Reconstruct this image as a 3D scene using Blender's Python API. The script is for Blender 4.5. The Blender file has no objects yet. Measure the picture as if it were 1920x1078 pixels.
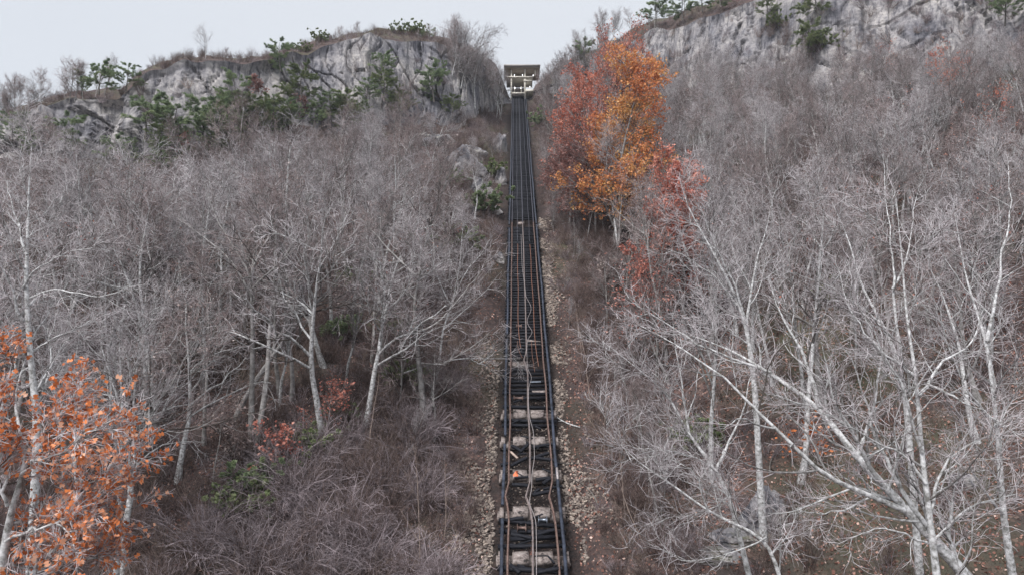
import bpy, math, random
import numpy as np
from mathutils import Vector, Matrix, Euler

# ------------------------------------------------------------------ scene, camera, light
scene = bpy.context.scene
PITCH = math.radians(6.0)
F = 1297.0                      # focal length in photo pixels (photo is 1920 wide)
cam_d = bpy.data.cameras.new("camera")
cam_d.sensor_width = 36.0
cam_d.lens = 36.0 * F / 1920.0
cam_d.clip_start = 0.5
cam_d.clip_end = 6000.0
cam = bpy.data.objects.new("camera", cam_d)
scene.collection.objects.link(cam)
cam.location = (0, 0, 0)
cam.rotation_euler = (math.radians(90) + PITCH, 0, 0)
scene.camera = cam

SUN_EL, SUN_AZ = math.radians(52), math.radians(215)    # azimuth clockwise from +Y
world = bpy.data.worlds.new("World")
scene.world = world
world.use_nodes = True
wn = world.node_tree
wn.nodes.clear()
w_out = wn.nodes.new('ShaderNodeOutputWorld')
w_bg = wn.nodes.new('ShaderNodeBackground')
w_sky = wn.nodes.new('ShaderNodeTexSky')
w_sky.sky_type = 'NISHITA'
w_sky.sun_disc = False
w_sky.sun_elevation = SUN_EL
w_sky.sun_rotation = SUN_AZ
w_mix = wn.nodes.new('ShaderNodeMix'); w_mix.data_type = 'RGBA'
w_co = wn.nodes.new('ShaderNodeTexCoord')
w_no = wn.nodes.new('ShaderNodeTexNoise')
w_no.inputs['Scale'].default_value = 1.3
w_no.inputs['Detail'].default_value = 4.0
w_rp = wn.nodes.new('ShaderNodeValToRGB')
w_rp.color_ramp.elements[0].position = 0.25
w_rp.color_ramp.elements[0].color = (5.15, 5.42, 5.85, 1)
w_rp.color_ramp.elements[1].position = 0.75
w_rp.color_ramp.elements[1].color = (5.55, 5.77, 6.15, 1)
wn.links.new(w_co.outputs['Generated'], w_no.inputs['Vector'])
wn.links.new(w_no.outputs['Fac'], w_rp.inputs['Fac'])
w_mix.inputs['Factor'].default_value = 0.93          # an even cloud deck over the clear sky
wn.links.new(w_sky.outputs['Color'], w_mix.inputs['A'])
wn.links.new(w_rp.outputs['Color'], w_mix.inputs['B'])
wn.links.new(w_mix.outputs['Result'], w_bg.inputs['Color'])
w_bg.inputs['Strength'].default_value = 0.05
wn.links.new(w_bg.outputs['Background'], w_out.inputs['Surface'])

sun_d = bpy.data.lights.new("sun", 'SUN')
sun_d.energy = 1.5
sun_d.angle = math.radians(25)
sun_d.color = (1.0, 0.985, 0.975)
sun = bpy.data.objects.new("sun", sun_d)
scene.collection.objects.link(sun)
_sd = Vector((math.sin(SUN_AZ) * math.cos(SUN_EL), math.cos(SUN_AZ) * math.cos(SUN_EL), math.sin(SUN_EL)))
sun.rotation_euler = _sd.to_track_quat('Z', 'Y').to_euler()
sun.location = _sd * 50

scene.view_settings.view_transform = 'Standard'
scene.view_settings.look = 'None'
scene.view_settings.exposure = 1.55
scene.view_settings.gamma = 1.0
scene.view_settings.use_curve_mapping = False
scene.render.engine = 'CYCLES'
scene.cycles.max_bounces = 4
scene.cycles.diffuse_bounces = 3
scene.cycles.transparent_max_bounces = 8

COL = scene.collection
HAZE = 0.00022
RNG = np.random.default_rng(7)
random.seed(7)

# ------------------------------------------------------------------ object helpers
def tag(o, label=None, cat=None, group=None, kind=None):
    if label: o['label'] = label
    if cat: o['category'] = cat
    if group: o['group'] = group
    if kind: o['kind'] = kind
    return o

def empty(name, loc=(0, 0, 0), rot=(0, 0, 0), scale=(1, 1, 1)):
    o = bpy.data.objects.new(name, None)
    o.empty_display_size = 0.3
    o.location = loc; o.rotation_euler = rot; o.scale = scale
    COL.objects.link(o)
    return o

def link(name, me, parent=None, loc=None, rot=None, scale=None):
    o = bpy.data.objects.new(name, me)
    COL.objects.link(o)
    if parent is not None: o.parent = parent
    if loc is not None: o.location = loc
    if rot is not None: o.rotation_euler = rot
    if scale is not None: o.scale = scale
    return o

def copy_tree(o, parent=None):
    c = o.copy(); COL.objects.link(c)
    if parent is not None: c.parent = parent
    for ch in list(o.children):
        copy_tree(ch, c)
    return c

class Geo:
    """collects vertex / face arrays, then makes one mesh"""
    def __init__(self):
        self.v = []; self.q = []; self.t = []; self.qm = []; self.tm = []; self.n = 0
        self.qc = []; self.tc = []
    def add(self, v, q=None, t=None, mat=0, col=None):
        v = np.asarray(v, dtype=np.float64).reshape(-1, 3)
        if q is not None and len(q):
            q = np.asarray(q, dtype=np.int64).reshape(-1, 4)
            self.q.append(q + self.n); self.qm.append(np.full(len(q), mat))
            self.qc.append(np.zeros(len(q)) if col is None else np.broadcast_to(col, (len(q),)))
        if t is not None and len(t):
            t = np.asarray(t, dtype=np.int64).reshape(-1, 3)
            self.t.append(t + self.n); self.tm.append(np.full(len(t), mat))
            self.tc.append(np.zeros(len(t)) if col is None else np.broadcast_to(col, (len(t),)))
        self.v.append(v); self.n += len(v)
        return self
    def box(self, c, s, mat=0, rz=0.0, taper=0.0, jit=0.0):
        sx, sy, sz = s[0] / 2, s[1] / 2, s[2] / 2
        p = np.array([[-sx, -sy, -sz], [sx, -sy, -sz], [sx, sy, -sz], [-sx, sy, -sz],
                      [-sx, -sy, sz], [sx, -sy, sz], [sx, sy, sz], [-sx, sy, sz]], float)
        p[4:, :2] *= (1 - taper)
        if jit: p += RNG.normal(0, jit, p.shape)
        if rz:
            c_, s_ = math.cos(rz), math.sin(rz)
            p = p @ np.array([[c_, s_, 0], [-s_, c_, 0], [0, 0, 1]])
        p += np.array(c, float)
        q = [[0, 3, 2, 1], [4, 5, 6, 7], [0, 1, 5, 4], [1, 2, 6, 5], [2, 3, 7, 6], [3, 0, 4, 7]]
        return self.add(p, q, mat=mat)
    def mesh(self, name, mats, smooth=False, attr=False):
        v = np.concatenate(self.v) if self.v else np.zeros((0, 3))
        q = np.concatenate(self.q) if self.q else np.zeros((0, 4), np.int64)
        t = np.concatenate(self.t) if self.t else np.zeros((0, 3), np.int64)
        me = bpy.data.meshes.new(name)
        me.vertices.add(len(v)); me.vertices.foreach_set('co', v.astype(np.float32).ravel())
        nl = len(q) * 4 + len(t) * 3
        me.loops.add(nl)
        me.loops.foreach_set('vertex_index', np.concatenate([q.ravel(), t.ravel()]).astype(np.int32))
        me.polygons.add(len(q) + len(t))
        st = np.concatenate([np.arange(len(q)) * 4, len(q) * 4 + np.arange(len(t)) * 3]).astype(np.int32)
        me.polygons.foreach_set('loop_start', st)
        mi = np.concatenate((self.qm or [np.zeros(0)]) + (self.tm or [np.zeros(0)])).astype(np.int32)
        me.polygons.foreach_set('material_index', mi)
        if smooth:
            me.polygons.foreach_set('use_smooth', np.ones(len(mi), dtype=bool))
        for m in (mats if isinstance(mats, (list, tuple)) else [mats]):
            me.materials.append(m)
        me.update(calc_edges=True)
        if attr or any(np.any(c) for c in self.qc):
            a = me.attributes.new('tone', 'FLOAT', 'FACE')
            a.data.foreach_set('value', np.concatenate((self.qc or [np.zeros(0)]) + (self.tc or [np.zeros(0)])).astype(np.float32))
        return me

# ------------------------------------------------------------------ noise (vectorised value noise)
def _hash(ix, iy, iz):
    h = (ix * 374761393 + iy * 668265263 + iz * 2147483647 + 1442695041) & 0xffffffff
    h = ((h ^ (h >> 13)) * 1274126177) & 0xffffffff
    h = ((h ^ (h >> 16)) * 2246822519) & 0xffffffff
    return ((h ^ (h >> 15)) & 0xffffff) / float(0xffffff)

def vnoise(x, y, z=0.0):
    x = np.asarray(x, float); y = np.asarray(y, float); z = np.asarray(z, float) + np.zeros_like(x)
    xi = np.floor(x).astype(np.int64); yi = np.floor(y).astype(np.int64); zi = np.floor(z).astype(np.int64)
    fx = x - xi; fy = y - yi; fz = z - zi
    fx = fx * fx * (3 - 2 * fx); fy = fy * fy * (3 - 2 * fy); fz = fz * fz * (3 - 2 * fz)
    r = 0
    for a in (0, 1):
        for b in (0, 1):
            for c in (0, 1):
                w = (fx if a else 1 - fx) * (fy if b else 1 - fy) * (fz if c else 1 - fz)
                r = r + w * _hash(xi + a, yi + b, zi + c)
    return r * 2 - 1

def fbm(x, y, z=0.0, o=4, g=0.5):
    r = 0; a = 1.0; s = 1.0; n = 0
    for i in range(o):
        r = r + a * vnoise(x * s + 17.3 * i, y * s - 9.1 * i, np.asarray(z) * s + 3.7 * i)
        n += a; a *= g; s *= 2.03
    return r / n

# ------------------------------------------------------------------ terrain function
CP, SP = math.cos(PITCH), math.sin(PITCH)
def raydir(px, row):
    cx = (px - 960.0) / F; cy = (539.0 - row) / F
    return np.array([cx, CP - SP * cy, SP + CP * cy])

TRX0, TRX_K = 1.02, 0.0047          # track centre line: x = TRX0 + TRX_K*y
SLOPE, Z0 = 0.589, -35.9            # track line: z = Z0 + SLOPE*y
def trx(y): return TRX0 + TRX_K * y

def soft(a, w):                      # smooth max(0,a)
    return 0.5 * (a + np.sqrt(a * a + w * w)) - 0.5 * w

def G(x, y):
    x = np.asarray(x, float); y = np.asarray(y, float)
    dx = x - trx(y)
    r = 0.25 * soft(dx - 4.0, 3.0)
    l = 5.5 * np.tanh(0.14 * soft(-dx - 4.5, 2.0) / 5.5)
    cut = 2.6 * np.clip((y - 70) / 40, 0, 1) * (1 - np.exp(-(soft(-dx - 4.0, 1.0) / 3.0) ** 2))
    amp = np.clip((np.abs(dx) - 3.0) / 8.0, 0, 1)
    n = amp * (1.6 * fbm(x / 22.0, y / 22.0, 0.0, 3) + 0.45 * fbm(x / 4.0, y / 4.0, 5.0, 3))
    bed = -0.45 * (1 - np.clip((np.abs(dx) - 2.6) / 1.2, 0, 1))
    return Z0 + SLOPE * y + r + l + cut + n + bed

# azimuth table: photo column, cliff foot row, cliff top row, ridge row, cliff depth
TAB = np.array([
    (-700, 330, 300, 280, 5), (-200, 320, 262, 240, 5), (0, 305, 228, 214, 5), (60, 312, 205, 190, 5), (130, 318, 190, 178, 5),
    (215, 320, 180, 166, 5), (255, 320, 140, 132, 6), (300, 318, 122, 114, 7), (340, 312, 112, 106, 7), (380, 300, 112, 104, 6), (420, 285, 117, 107, 6),
    (450, 270, 124, 109, 6), (500, 262, 120, 105, 6), (540, 255, 106, 96, 6), (600, 250, 86, 72, 7), (650, 250, 68, 60, 7),
    (690, 250, 66, 58, 7), (760, 246, 72, 60, 7), (820, 244, 76, 66, 7), (860, 240, 92, 78, 6), (900, 230, 120, 98, 5),
    (930, 214, 150, 122, 4), (946, 198, 180, 160, 3), (956, 190, 188, 187, 3), (990, 190, 188, 187, 3), (1004, 186, 172, 160, 3), (1030, 184, 160, 142, 4),
    (1060, 180, 142, 120, 5), (1100, 176, 122, 98, 5), (1150, 176, 98, 78, 5), (1200, 176, 66, 50, 6), (1270, 180, 46, 26, 7),
    (1330, 184, 32, 8, 7), (1400, 188, 4, -20, 7), (1500, 196, -8, -34, 7), (1600, 205, -8, -44, 7), (1700, 190, -22, -60, 7),
    (1850, 170, -30, -80, 7), (2000, 150, -60, -100, 7), (2700, 150, -60, -100, 7)], float)
_px = np.unique(np.concatenate([np.arange(-700, 2701, 12), TAB[:, 0]]))
_fb, _ft, _fr, _cd = [np.interp(_px, TAB[:, 0], TAB[:, k]) for k in (1, 2, 3, 4)]
_mask = np.clip(np.minimum(np.abs(_px - 950), np.abs(_px - 1000)) / 40, 0, 1)
_fb = _fb + _mask * 14 * vnoise(_px / 45.0, 0 * _px, 5.0); _ft = _ft + _mask * 9 * vnoise(_px / 30.0, 0 * _px, 2.0); _fr = _fr + _mask * 5 * vnoise(_px / 22.0, 0 * _px, 9.0)
_ys = np.arange(20, 400, 0.5)
_U, _YB, _YT, _ZT, _YR, _ZR = [], [], [], [], [], []
for i, p in enumerate(_px):
    d = raydir(p, _fb[i]); m = d[2] / d[1]; u = d[0] / d[1]
    g = G(u * _ys, _ys) - m * _ys
    k = np.argmax(g > 0) if (g > 0).any() else len(_ys) - 1
    yb = min(_ys[k], 230.0)
    _U.append(u); _YB.append(yb)
_YB = np.array(_YB); _U = np.array(_U)
_k = np.ones(9) / 9; _YB = np.convolve(np.pad(_YB, 4, mode='edge'), _k, mode='valid')
for i, p in enumerate(_px):
    yt = _YB[i] + _cd[i]; yr = yt + 14
    d = raydir(p, _ft[i]); _YT.append(yt); _ZT.append(d[2] / d[1] * yt)
    d = raydir(p, _fr[i]); _YR.append(yr); _ZR.append(d[2] / d[1] * yr)
_YT, _ZT, _YR, _ZR = map(np.array, (_YT, _ZT, _YR, _ZR))
print('cliff foot depth', _YB[::20])

def hz(x, y):
    x = np.asarray(x, float); y = np.maximum(np.asarray(y, float), 1e-3)
    u = x / y
    yb = np.interp(u, _U, _YB); yt = np.interp(u, _U, _YT); zt = np.interp(u, _U, _ZT)
    yr = np.interp(u, _U, _YR); zr = np.interp(u, _U, _ZR)
    g = G(x, y); gb = G(u * yb, yb)
    zc = gb + (zt - gb) * np.clip((y - yb) / (yt - yb), 0, 1)
    zp = zt + (zr - zt) * np.clip((y - yt) / (yr - yt), 0, 1)
    zf = zr + 0.02 * (y - yr)
    return np.where(y < yb, g, np.where(y < yt, zc, np.where(y < yr, zp, zf)))

def ground_hit(px, row, ymax=260):
    d = raydir(px, row); ys = np.arange(14, ymax, 0.25)
    g = hz(ys * d[0] / d[1], ys) - ys * d[2] / d[1]
    k = int(np.argmax(g > 0)) if (g > 0).any() else len(ys) - 1
    y = ys[k]; x = y * d[0] / d[1]
    return Vector((x, y, float(hz(x, y))))

def P(px, row, depth):
    """world point seen at that photo pixel at that distance ahead of the camera"""
    d = raydir(px, row)
    return d / d[1] * depth

# ------------------------------------------------------------------ materials
def newmat(name):
    m = bpy.data.materials.new(name); m.use_nodes = True
    nt = m.node_tree; nt.nodes.clear()
    out = nt.nodes.new('ShaderNodeOutputMaterial'); b = nt.nodes.new('ShaderNodeBsdfPrincipled')
    nt.links.new(b.outputs['BSDF'], out.inputs['Surface'])
    b.inputs['Roughness'].default_value = 0.85
    b.inputs['Specular IOR Level'].default_value = 0.3
    return m, nt, b

def N(nt, t, **kw):
    n = nt.nodes.new(t)
    for k, v in kw.items():
        if k in n.inputs: n.inputs[k].default_value = v
        else: setattr(n, k, v)
    return n

def ramp(nt, src, stops):
    r = nt.nodes.new('ShaderNodeValToRGB'); e = r.color_ramp.elements
    while len(e) > 1: e.remove(e[-1])
    e[0].position = stops[0][0]; e[0].color = (*stops[0][1], 1)
    for p, c in stops[1:]:
        n = e.new(p); n.color = (*c, 1)
    nt.links.new(src, r.inputs['Fac'])
    return r.outputs['Color']

def mixc(nt, fac, a, b, mode='MIX'):
    m = nt.nodes.new('ShaderNodeMix'); m.data_type = 'RGBA'; m.blend_type = mode
    if isinstance(fac, (int, float)): m.inputs['Factor'].default_value = fac
    else: nt.links.new(fac, m.inputs['Factor'])
    for k, s in (('A', a), ('B', b)):
        if isinstance(s, tuple): m.inputs[k].default_value = (*s, 1)
        else: nt.links.new(s, m.inputs[k])
    return m.outputs['Result']

def noise(nt, scale, detail=3.0, vec=None, rough=0.55, stretch=None):
    n = N(nt, 'ShaderNodeTexNoise', Scale=scale, Detail=detail, Roughness=rough)
    if vec is None:
        vec = nt.nodes.new('ShaderNodeTexCoord').outputs['Object']
    if stretch:
        mp = nt.nodes.new('ShaderNodeMapping'); mp.inputs['Scale'].default_value = stretch
        nt.links.new(vec, mp.inputs['Vector']); vec = mp.outputs['Vector']
    nt.links.new(vec, n.inputs['Vector'])
    return n.outputs['Fac']

def bump(nt, b, h, strength=0.5, dist=0.05):
    n = N(nt, 'ShaderNodeBump', Strength=strength, Distance=dist)
    nt.links.new(h, n.inputs['Height']); nt.links.new(n.outputs['Normal'], b.inputs['Normal'])

def bark_mat(name, dark, light, mottle=2.5, var=0.35):
    m, nt, b = newmat(name)
    geo = nt.nodes.new('ShaderNodeTexCoord').outputs['Object']
    f = noise(nt, mottle, 4.0, geo, 0.65)
    c = ramp(nt, f, [(0.35, dark), (0.62, light)])
    oi = nt.nodes.new('ShaderNodeObjectInfo')
    mr = N(nt, 'ShaderNodeMapRange'); mr.inputs['To Min'].default_value = 1 - var; mr.inputs['To Max'].default_value = 1 + var * 0.45
    nt.links.new(oi.outputs['Random'], mr.inputs['Value'])
    mm = nt.nodes.new('ShaderNodeVectorMath'); mm.operation = 'SCALE'
    at = N(nt, 'ShaderNodeAttribute', attribute_name='tone')
    c = mixc(nt, at.outputs['Fac'], c, tuple(v * k_ for v, k_ in zip(dark, (.42, .36, .34))))
    nt.links.new(c, mm.inputs[0]); nt.links.new(mr.outputs['Result'], mm.inputs['Scale'])
    nt.links.new(mm.outputs['Vector'], b.inputs['Base Color'])
    bump(nt, b, noise(nt, mottle * 6, 3.0, geo), 0.4, 0.02)
    return m

M = {}
M['trunk'] = bark_mat('grey_bark', (0.15, 0.14, 0.13), (0.44, 0.42, 0.41), 2.2)
M['twig'] = bark_mat('twig_bark', (0.23, 0.17, 0.165), (0.56, 0.465, 0.46), 0.5)
M['paletrunk'] = bark_mat('pale_bark', (0.17, 0.165, 0.155), (0.68, 0.675, 0.68), 5.5, 0.15)
M['paletwig'] = bark_mat('pale_twig', (0.42, 0.385, 0.40), (0.70, 0.65, 0.67), 0.7, 0.2)
M['darkbark'] = bark_mat('dark_bark', (0.05, 0.045, 0.042), (0.16, 0.145, 0.13), 2.5)
M['brush'] = bark_mat('brush_stem', (0.12, 0.08, 0.072), (0.30, 0.225, 0.205), 1.4)
M['vine'] = bark_mat('vine_stem', (0.26, 0.215, 0.225), (0.54, 0.46, 0.485), 1.0)
M['sapling'] = bark_mat('sapling_bark', (0.22, 0.165, 0.145), (0.42, 0.33, 0.28), 1.6)

def leaf_mat(name, stops, trans=0.25):
    m, nt, b = newmat(name)
    a = N(nt, 'ShaderNodeAttribute', attribute_name='tone')
    oi = nt.nodes.new('ShaderNodeObjectInfo')
    ad = N(nt, 'ShaderNodeMath', operation='ADD'); ml = N(nt, 'ShaderNodeMath', operation='MULTIPLY')
    ml.inputs[1].default_value = 0.10
    nt.links.new(oi.outputs['Random'], ml.inputs[0])
    nt.links.new(a.outputs['Fac'], ad.inputs[0]); nt.links.new(ml.outputs[0], ad.inputs[1])
    c = ramp(nt, ad.outputs[0], stops)
    nt.links.new(c, b.inputs['Base Color'])
    b.inputs['Roughness'].default_value = 0.6
    tr = nt.nodes.new('ShaderNodeBsdfTranslucent'); nt.links.new(c, tr.inputs['Color'])
    mx = nt.nodes.new('ShaderNodeMixShader'); mx.inputs['Fac'].default_value = trans
    out = [n for n in nt.nodes if n.type == 'OUTPUT_MATERIAL'][0]
    nt.links.new(b.outputs['BSDF'], mx.inputs[1]); nt.links.new(tr.outputs['BSDF'], mx.inputs[2])
    nt.links.new(mx.outputs['Shader'], out.inputs['Surface'])
    return m

M['leaf_orange'] = leaf_mat('orange_leaf', [(0, (0.40, 0.11, 0.035)), (0.5, (0.78, 0.24, 0.075)), (1, (0.88, 0.52, 0.36))])
M['leaf_gold'] = leaf_mat('golden_leaf', [(0, (0.50, 0.17, 0.08)), (0.45, (0.70, 0.31, 0.12)), (0.8, (0.68, 0.41, 0.14)), (1, (0.80, 0.52, 0.32))])
M['leaf_rust'] = leaf_mat('rust_leaf', [(0, (0.30, 0.10, 0.08)), (0.5, (0.56, 0.19, 0.12)), (1, (0.64, 0.32, 0.24))])
M['leaf_russet'] = leaf_mat('russet_leaf', [(0, (0.20, 0.11, 0.10)), (0.5, (0.34, 0.165, 0.14)), (1, (0.46, 0.29, 0.26))])
M['leaf_red'] = leaf_mat('red_leaf', [(0, (0.36, 0.11, 0.085)), (0.5, (0.62, 0.245, 0.18)), (1, (0.74, 0.42, 0.35))])
M['leaf_pale'] = leaf_mat('dry_pale_leaf', [(0, (0.30, 0.22, 0.20)), (1, (0.56, 0.47, 0.44))])
M['needle'] = leaf_mat('pine_needle', [(0, (0.13, 0.18, 0.11)), (0.6, (0.27, 0.34, 0.19)), (1, (0.38, 0.44, 0.25))], 0.4)
M['needle_yellow'] = leaf_mat('shrub_green', [(0, (0.11, 0.14, 0.07)), (0.6, (0.22, 0.27, 0.12)), (1, (0.33, 0.35, 0.20))], 0.25)
M['litter'] = leaf_mat('litter_leaf', [(0, (0.12, 0.055, 0.042)), (0.4, (0.30, 0.14, 0.105)), (0.8, (0.46, 0.26, 0.205)), (1, (0.66, 0.48, 0.41))], 0.05)

def ground_mat():
    m, nt, b = newmat('leaf_covered_soil')
    co = nt.nodes.new('ShaderNodeTexCoord').outputs['Object']
    big = noise(nt, 0.06, 4.0, co, 0.6)
    mid = noise(nt, 1.2, 5.0, co, 0.7)
    vor = N(nt, 'ShaderNodeTexVoronoi', Scale=5.0); nt.links.new(co, vor.inputs['Vector'])
    vb = nt.nodes.new('ShaderNodeRGBToBW'); nt.links.new(vor.outputs['Color'], vb.inputs['Color'])
    litter = ramp(nt, vb.outputs['Val'], [(0.1, (0.035, 0.024, 0.024)), (0.45, (0.095, 0.06, 0.055)), (0.75, (0.17, 0.105, 0.09)), (0.95, (0.28, 0.19, 0.16))])
    soil = ramp(nt, mid, [(0.3, (0.022, 0.018, 0.019)), (0.7, (0.085, 0.066, 0.062))])
    f = ramp(nt, mid, [(0.35, (0, 0, 0)), (0.6, (1, 1, 1))])
    c = mixc(nt, f, litter, soil)
    moss = ramp(nt, big, [(0.48, (0, 0, 0)), (0.64, (0.6, 0.6, 0.6))])
    c = mixc(nt, moss, c, (0.075, 0.082, 0.042))
    # burnt, stony strip under and beside the track
    sep = nt.nodes.new('ShaderNodeSeparateXYZ'); nt.links.new(co, sep.inputs['Vector'])
    s1 = N(nt, 'ShaderNodeMath', operation='SUBTRACT'); nt.links.new(sep.outputs['X'], s1.inputs[0]); s1.inputs[1].default_value = 1.5
    s2 = N(nt, 'ShaderNodeMath', operation='ABSOLUTE'); nt.links.new(s1.outputs[0], s2.inputs[0])
    wob = N(nt, 'ShaderNodeMath', operation='MULTIPLY_ADD'); nt.links.new(noise(nt, 0.5, 3.0, co), wob.inputs[0]); wob.inputs[1].default_value = 3.0
    nt.links.new(s2.outputs[0], wob.inputs[2])
    strip = N(nt, 'ShaderNodeMapRange'); strip.inputs['From Min'].default_value = 3.4; strip.inputs['From Max'].default_value = 6.0
    strip.inputs['To Min'].default_value = 1.0; strip.inputs['To Max'].default_value = 0.0
    nt.links.new(wob.outputs[0], strip.inputs['Value'])
    char = ramp(nt, noise(nt, 6.0, 4.0, co, 0.7), [(0.38, (0.007, 0.006, 0.006)), (0.6, (0.032, 0.021, 0.019)), (0.75, (0.10, 0.065, 0.05))])
    c = mixc(nt, strip.outputs['Result'], c, char)
    nt.links.new(c, b.inputs['Base Color'])
    b.inputs['Roughness'].default_value = 0.95
    bump(nt, b, mid, 0.9, 0.25)
    return m
M['ground'] = ground_mat()

def rock_mat(name, k=1.0, streak=True):
    m, nt, b = newmat(name)
    co = nt.nodes.new('ShaderNodeTexCoord').outputs['Object']
    st = noise(nt, 0.55, 5.0, co, 0.62, (1.0, 1.0, 0.09) if streak else None)
    pat = noise(nt, 0.11, 4.0, co, 0.6)
    fine = noise(nt, 2.2, 6.0, co, 0.7)
    c = ramp(nt, st, [(0.27, (0.085 * k, 0.08 * k, 0.085 * k)), (0.38, (0.24 * k, 0.228 * k, 0.238 * k)), (0.5, (0.40 * k, 0.38 * k, 0.385 * k)), (0.72, (0.47 * k, 0.445 * k, 0.43 * k))])
    w = ramp(nt, pat, [(0.38, (0.50, 0.51, 0.55)), (0.60, (1.06, 1.04, 1.0))])
    c = mixc(nt, 1.0, c, w, 'MULTIPLY')
    sk = noise(nt, 1.5, 4.0, co, 0.6, (1.0, 1.0, 0.05) if streak else None)
    c = mixc(nt, 1.0, c, ramp(nt, sk, [(0.34, (0.34, 0.35, 0.39)), (0.5, (1, 1, 1))]), 'MULTIPLY')
    g = ramp(nt, fine, [(0.3, (0.55, 0.56, 0.6)), (0.6, (1.05, 1.05, 1.05))])
    c = mixc(nt, 1.0, c, g, 'MULTIPLY')
    # lichen and moss on ledges that face up
    geo = nt.nodes.new('ShaderNodeNewGeometry'); sx = nt.nodes.new('ShaderNodeSeparateXYZ'); nt.links.new(geo.outputs['Normal'], sx.inputs['Vector'])
    ml = N(nt, 'ShaderNodeMath', operation='MULTIPLY'); nt.links.new(sx.outputs['Z'], ml.inputs[0]); nt.links.new(noise(nt, 0.7, 4.0, co), ml.inputs[1])
    mf = ramp(nt, ml.outputs[0], [(0.38, (0, 0, 0)), (0.55, (0.85, 0.85, 0.85))])
    c = mixc(nt, mf, c, (0.10, 0.10, 0.055))
    nt.links.new(c, b.inputs['Base Color'])
    bump(nt, b, fine, 0.8, 0.25)
    return m
M['rock'] = rock_mat('cliff_rock', 1.02)
M['boulder'] = rock_mat('boulder_rock', 1.0, False)

def simple(name, c0, c1, scale=4.0, rough=0.8, metal=0.0, bm=0.3, spec=0.3, stretch=None):
    m, nt, b = newmat(name)
    co = nt.nodes.new('ShaderNodeTexCoord').outputs['Object']
    f = noise(nt, scale, 4.0, co, 0.65, stretch)
    nt.links.new(ramp(nt, f, [(0.33, c0), (0.67, c1)]), b.inputs['Base Color'])
    b.inputs['Roughness'].default_value = rough; b.inputs['Metallic'].default_value = metal
    b.inputs['Specular IOR Level'].default_value = spec
    if bm: bump(nt, b, f, bm, 0.02)
    return m
M['char'] = simple('charred_timber', (0.005, 0.005, 0.007), (0.024, 0.025, 0.033), 7.0, 0.6, 0, 0.8, 0.14, (0.3, 3, 3))
M['beam'] = simple('charred_guard_beam', (0.012, 0.015, 0.022), (0.055, 0.065, 0.095), 2.0, 0.45, 0, 0.5, 0.4)
M['rust'] = simple('rusty_rail', (0.10, 0.06, 0.05), (0.27, 0.185, 0.16), 5.0, 0.5, 0.3, 0.2)
M['rust_upper'] = simple('grey_rail', (0.05, 0.048, 0.058), (0.15, 0.15, 0.19), 5.0, 0.45, 0.4, 0.1)
M['rust_steel'] = simple('worn_rail', (0.20, 0.16, 0.15), (0.42, 0.35, 0.34), 5.0, 0.4, 0.5, 0.1)
M['cable'] = simple('slack_cable', (0.26, 0.23, 0.23), (0.44, 0.40, 0.40), 8.0, 0.5, 0.2, 0)
M['rustcable'] = simple('rusty_cable', (0.17, 0.08, 0.055), (0.30, 0.15, 0.11), 8.0, 0.6, 0.1, 0)
M['steel'] = simple('galvanised_steel', (0.16, 0.18, 0.22), (0.34, 0.38, 0.44), 6.0, 0.35, 0.7, 0.1)
M['orange_paint'] = simple('orange_marking_paint', (0.75, 0.16, 0.07), (0.85, 0.25, 0.12), 6.0, 0.7, 0, 0)
M['stone'] = simple('ballast_stone', (0.09, 0.073, 0.068), (0.46, 0.40, 0.37), 1.3, 0.9, 0, 0.4)
_nt = M['stone'].node_tree; _b = [n for n in _nt.nodes if n.type == 'BSDF_PRINCIPLED'][0]; _oi = _nt.nodes.new('ShaderNodeObjectInfo')
_c = ramp(_nt, _oi.outputs['Random'], [(0, (.35, .33, .32)), (.5, (.75, .72, .68)), (1, (1.2, 1.15, 1.05))]); _l = _b.inputs['Base Color'].links[0].from_socket
_nt.links.new(mixc(_nt, 1.0, _l, _c, 'MULTIPLY'), _b.inputs['Base Color'])
M['cream'] = simple('cream_painted_steel', (0.62, 0.58, 0.50), (0.72, 0.68, 0.60), 1.0, 0.7, 0, 0)
M['fascia'] = simple('weathered_roof_fascia', (0.26, 0.235, 0.22), (0.38, 0.35, 0.33), 0.8, 0.8, 0, 0)
M['soffit'] = simple('brown_soffit', (0.34, 0.28, 0.22), (0.42, 0.36, 0.29), 0.9, 0.8, 0, 0)
M['wallbrown'] = simple('station_back_wall', (0.24, 0.20, 0.165), (0.32, 0.28, 0.235), 0.7, 0.9, 0, 0)
M['glass'] = simple('green_glass', (0.02, 0.05, 0.045), (0.05, 0.10, 0.09), 0.5, 0.12, 0, 0, 0.6)

def concrete_mat():
    m, nt, b = newmat('scorched_concrete')
    co = nt.nodes.new('ShaderNodeTexCoord').outputs['Object']
    f = noise(nt, 2.6, 6.0, nt.nodes.new('ShaderNodeNewGeometry').outputs['Position'], 0.75); g = noise(nt, 9.0, 4.0, co, 0.7)
    c = ramp(nt, f, [(0.36, (0.03, 0.026, 0.025)), (0.5, (0.27, 0.225, 0.21)), (0.72, (0.50, 0.45, 0.43))])
    c = mixc(nt, 1.0, c, ramp(nt, g, [(0.3, (0.6, 0.58, 0.56)), (0.6, (1, 1, 1))]), 'MULTIPLY')
    nt.links.new(c, b.inputs['Base Color']); bump(nt, b, g, 0.5, 0.02)
    return m
M['concrete'] = concrete_mat()

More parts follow.
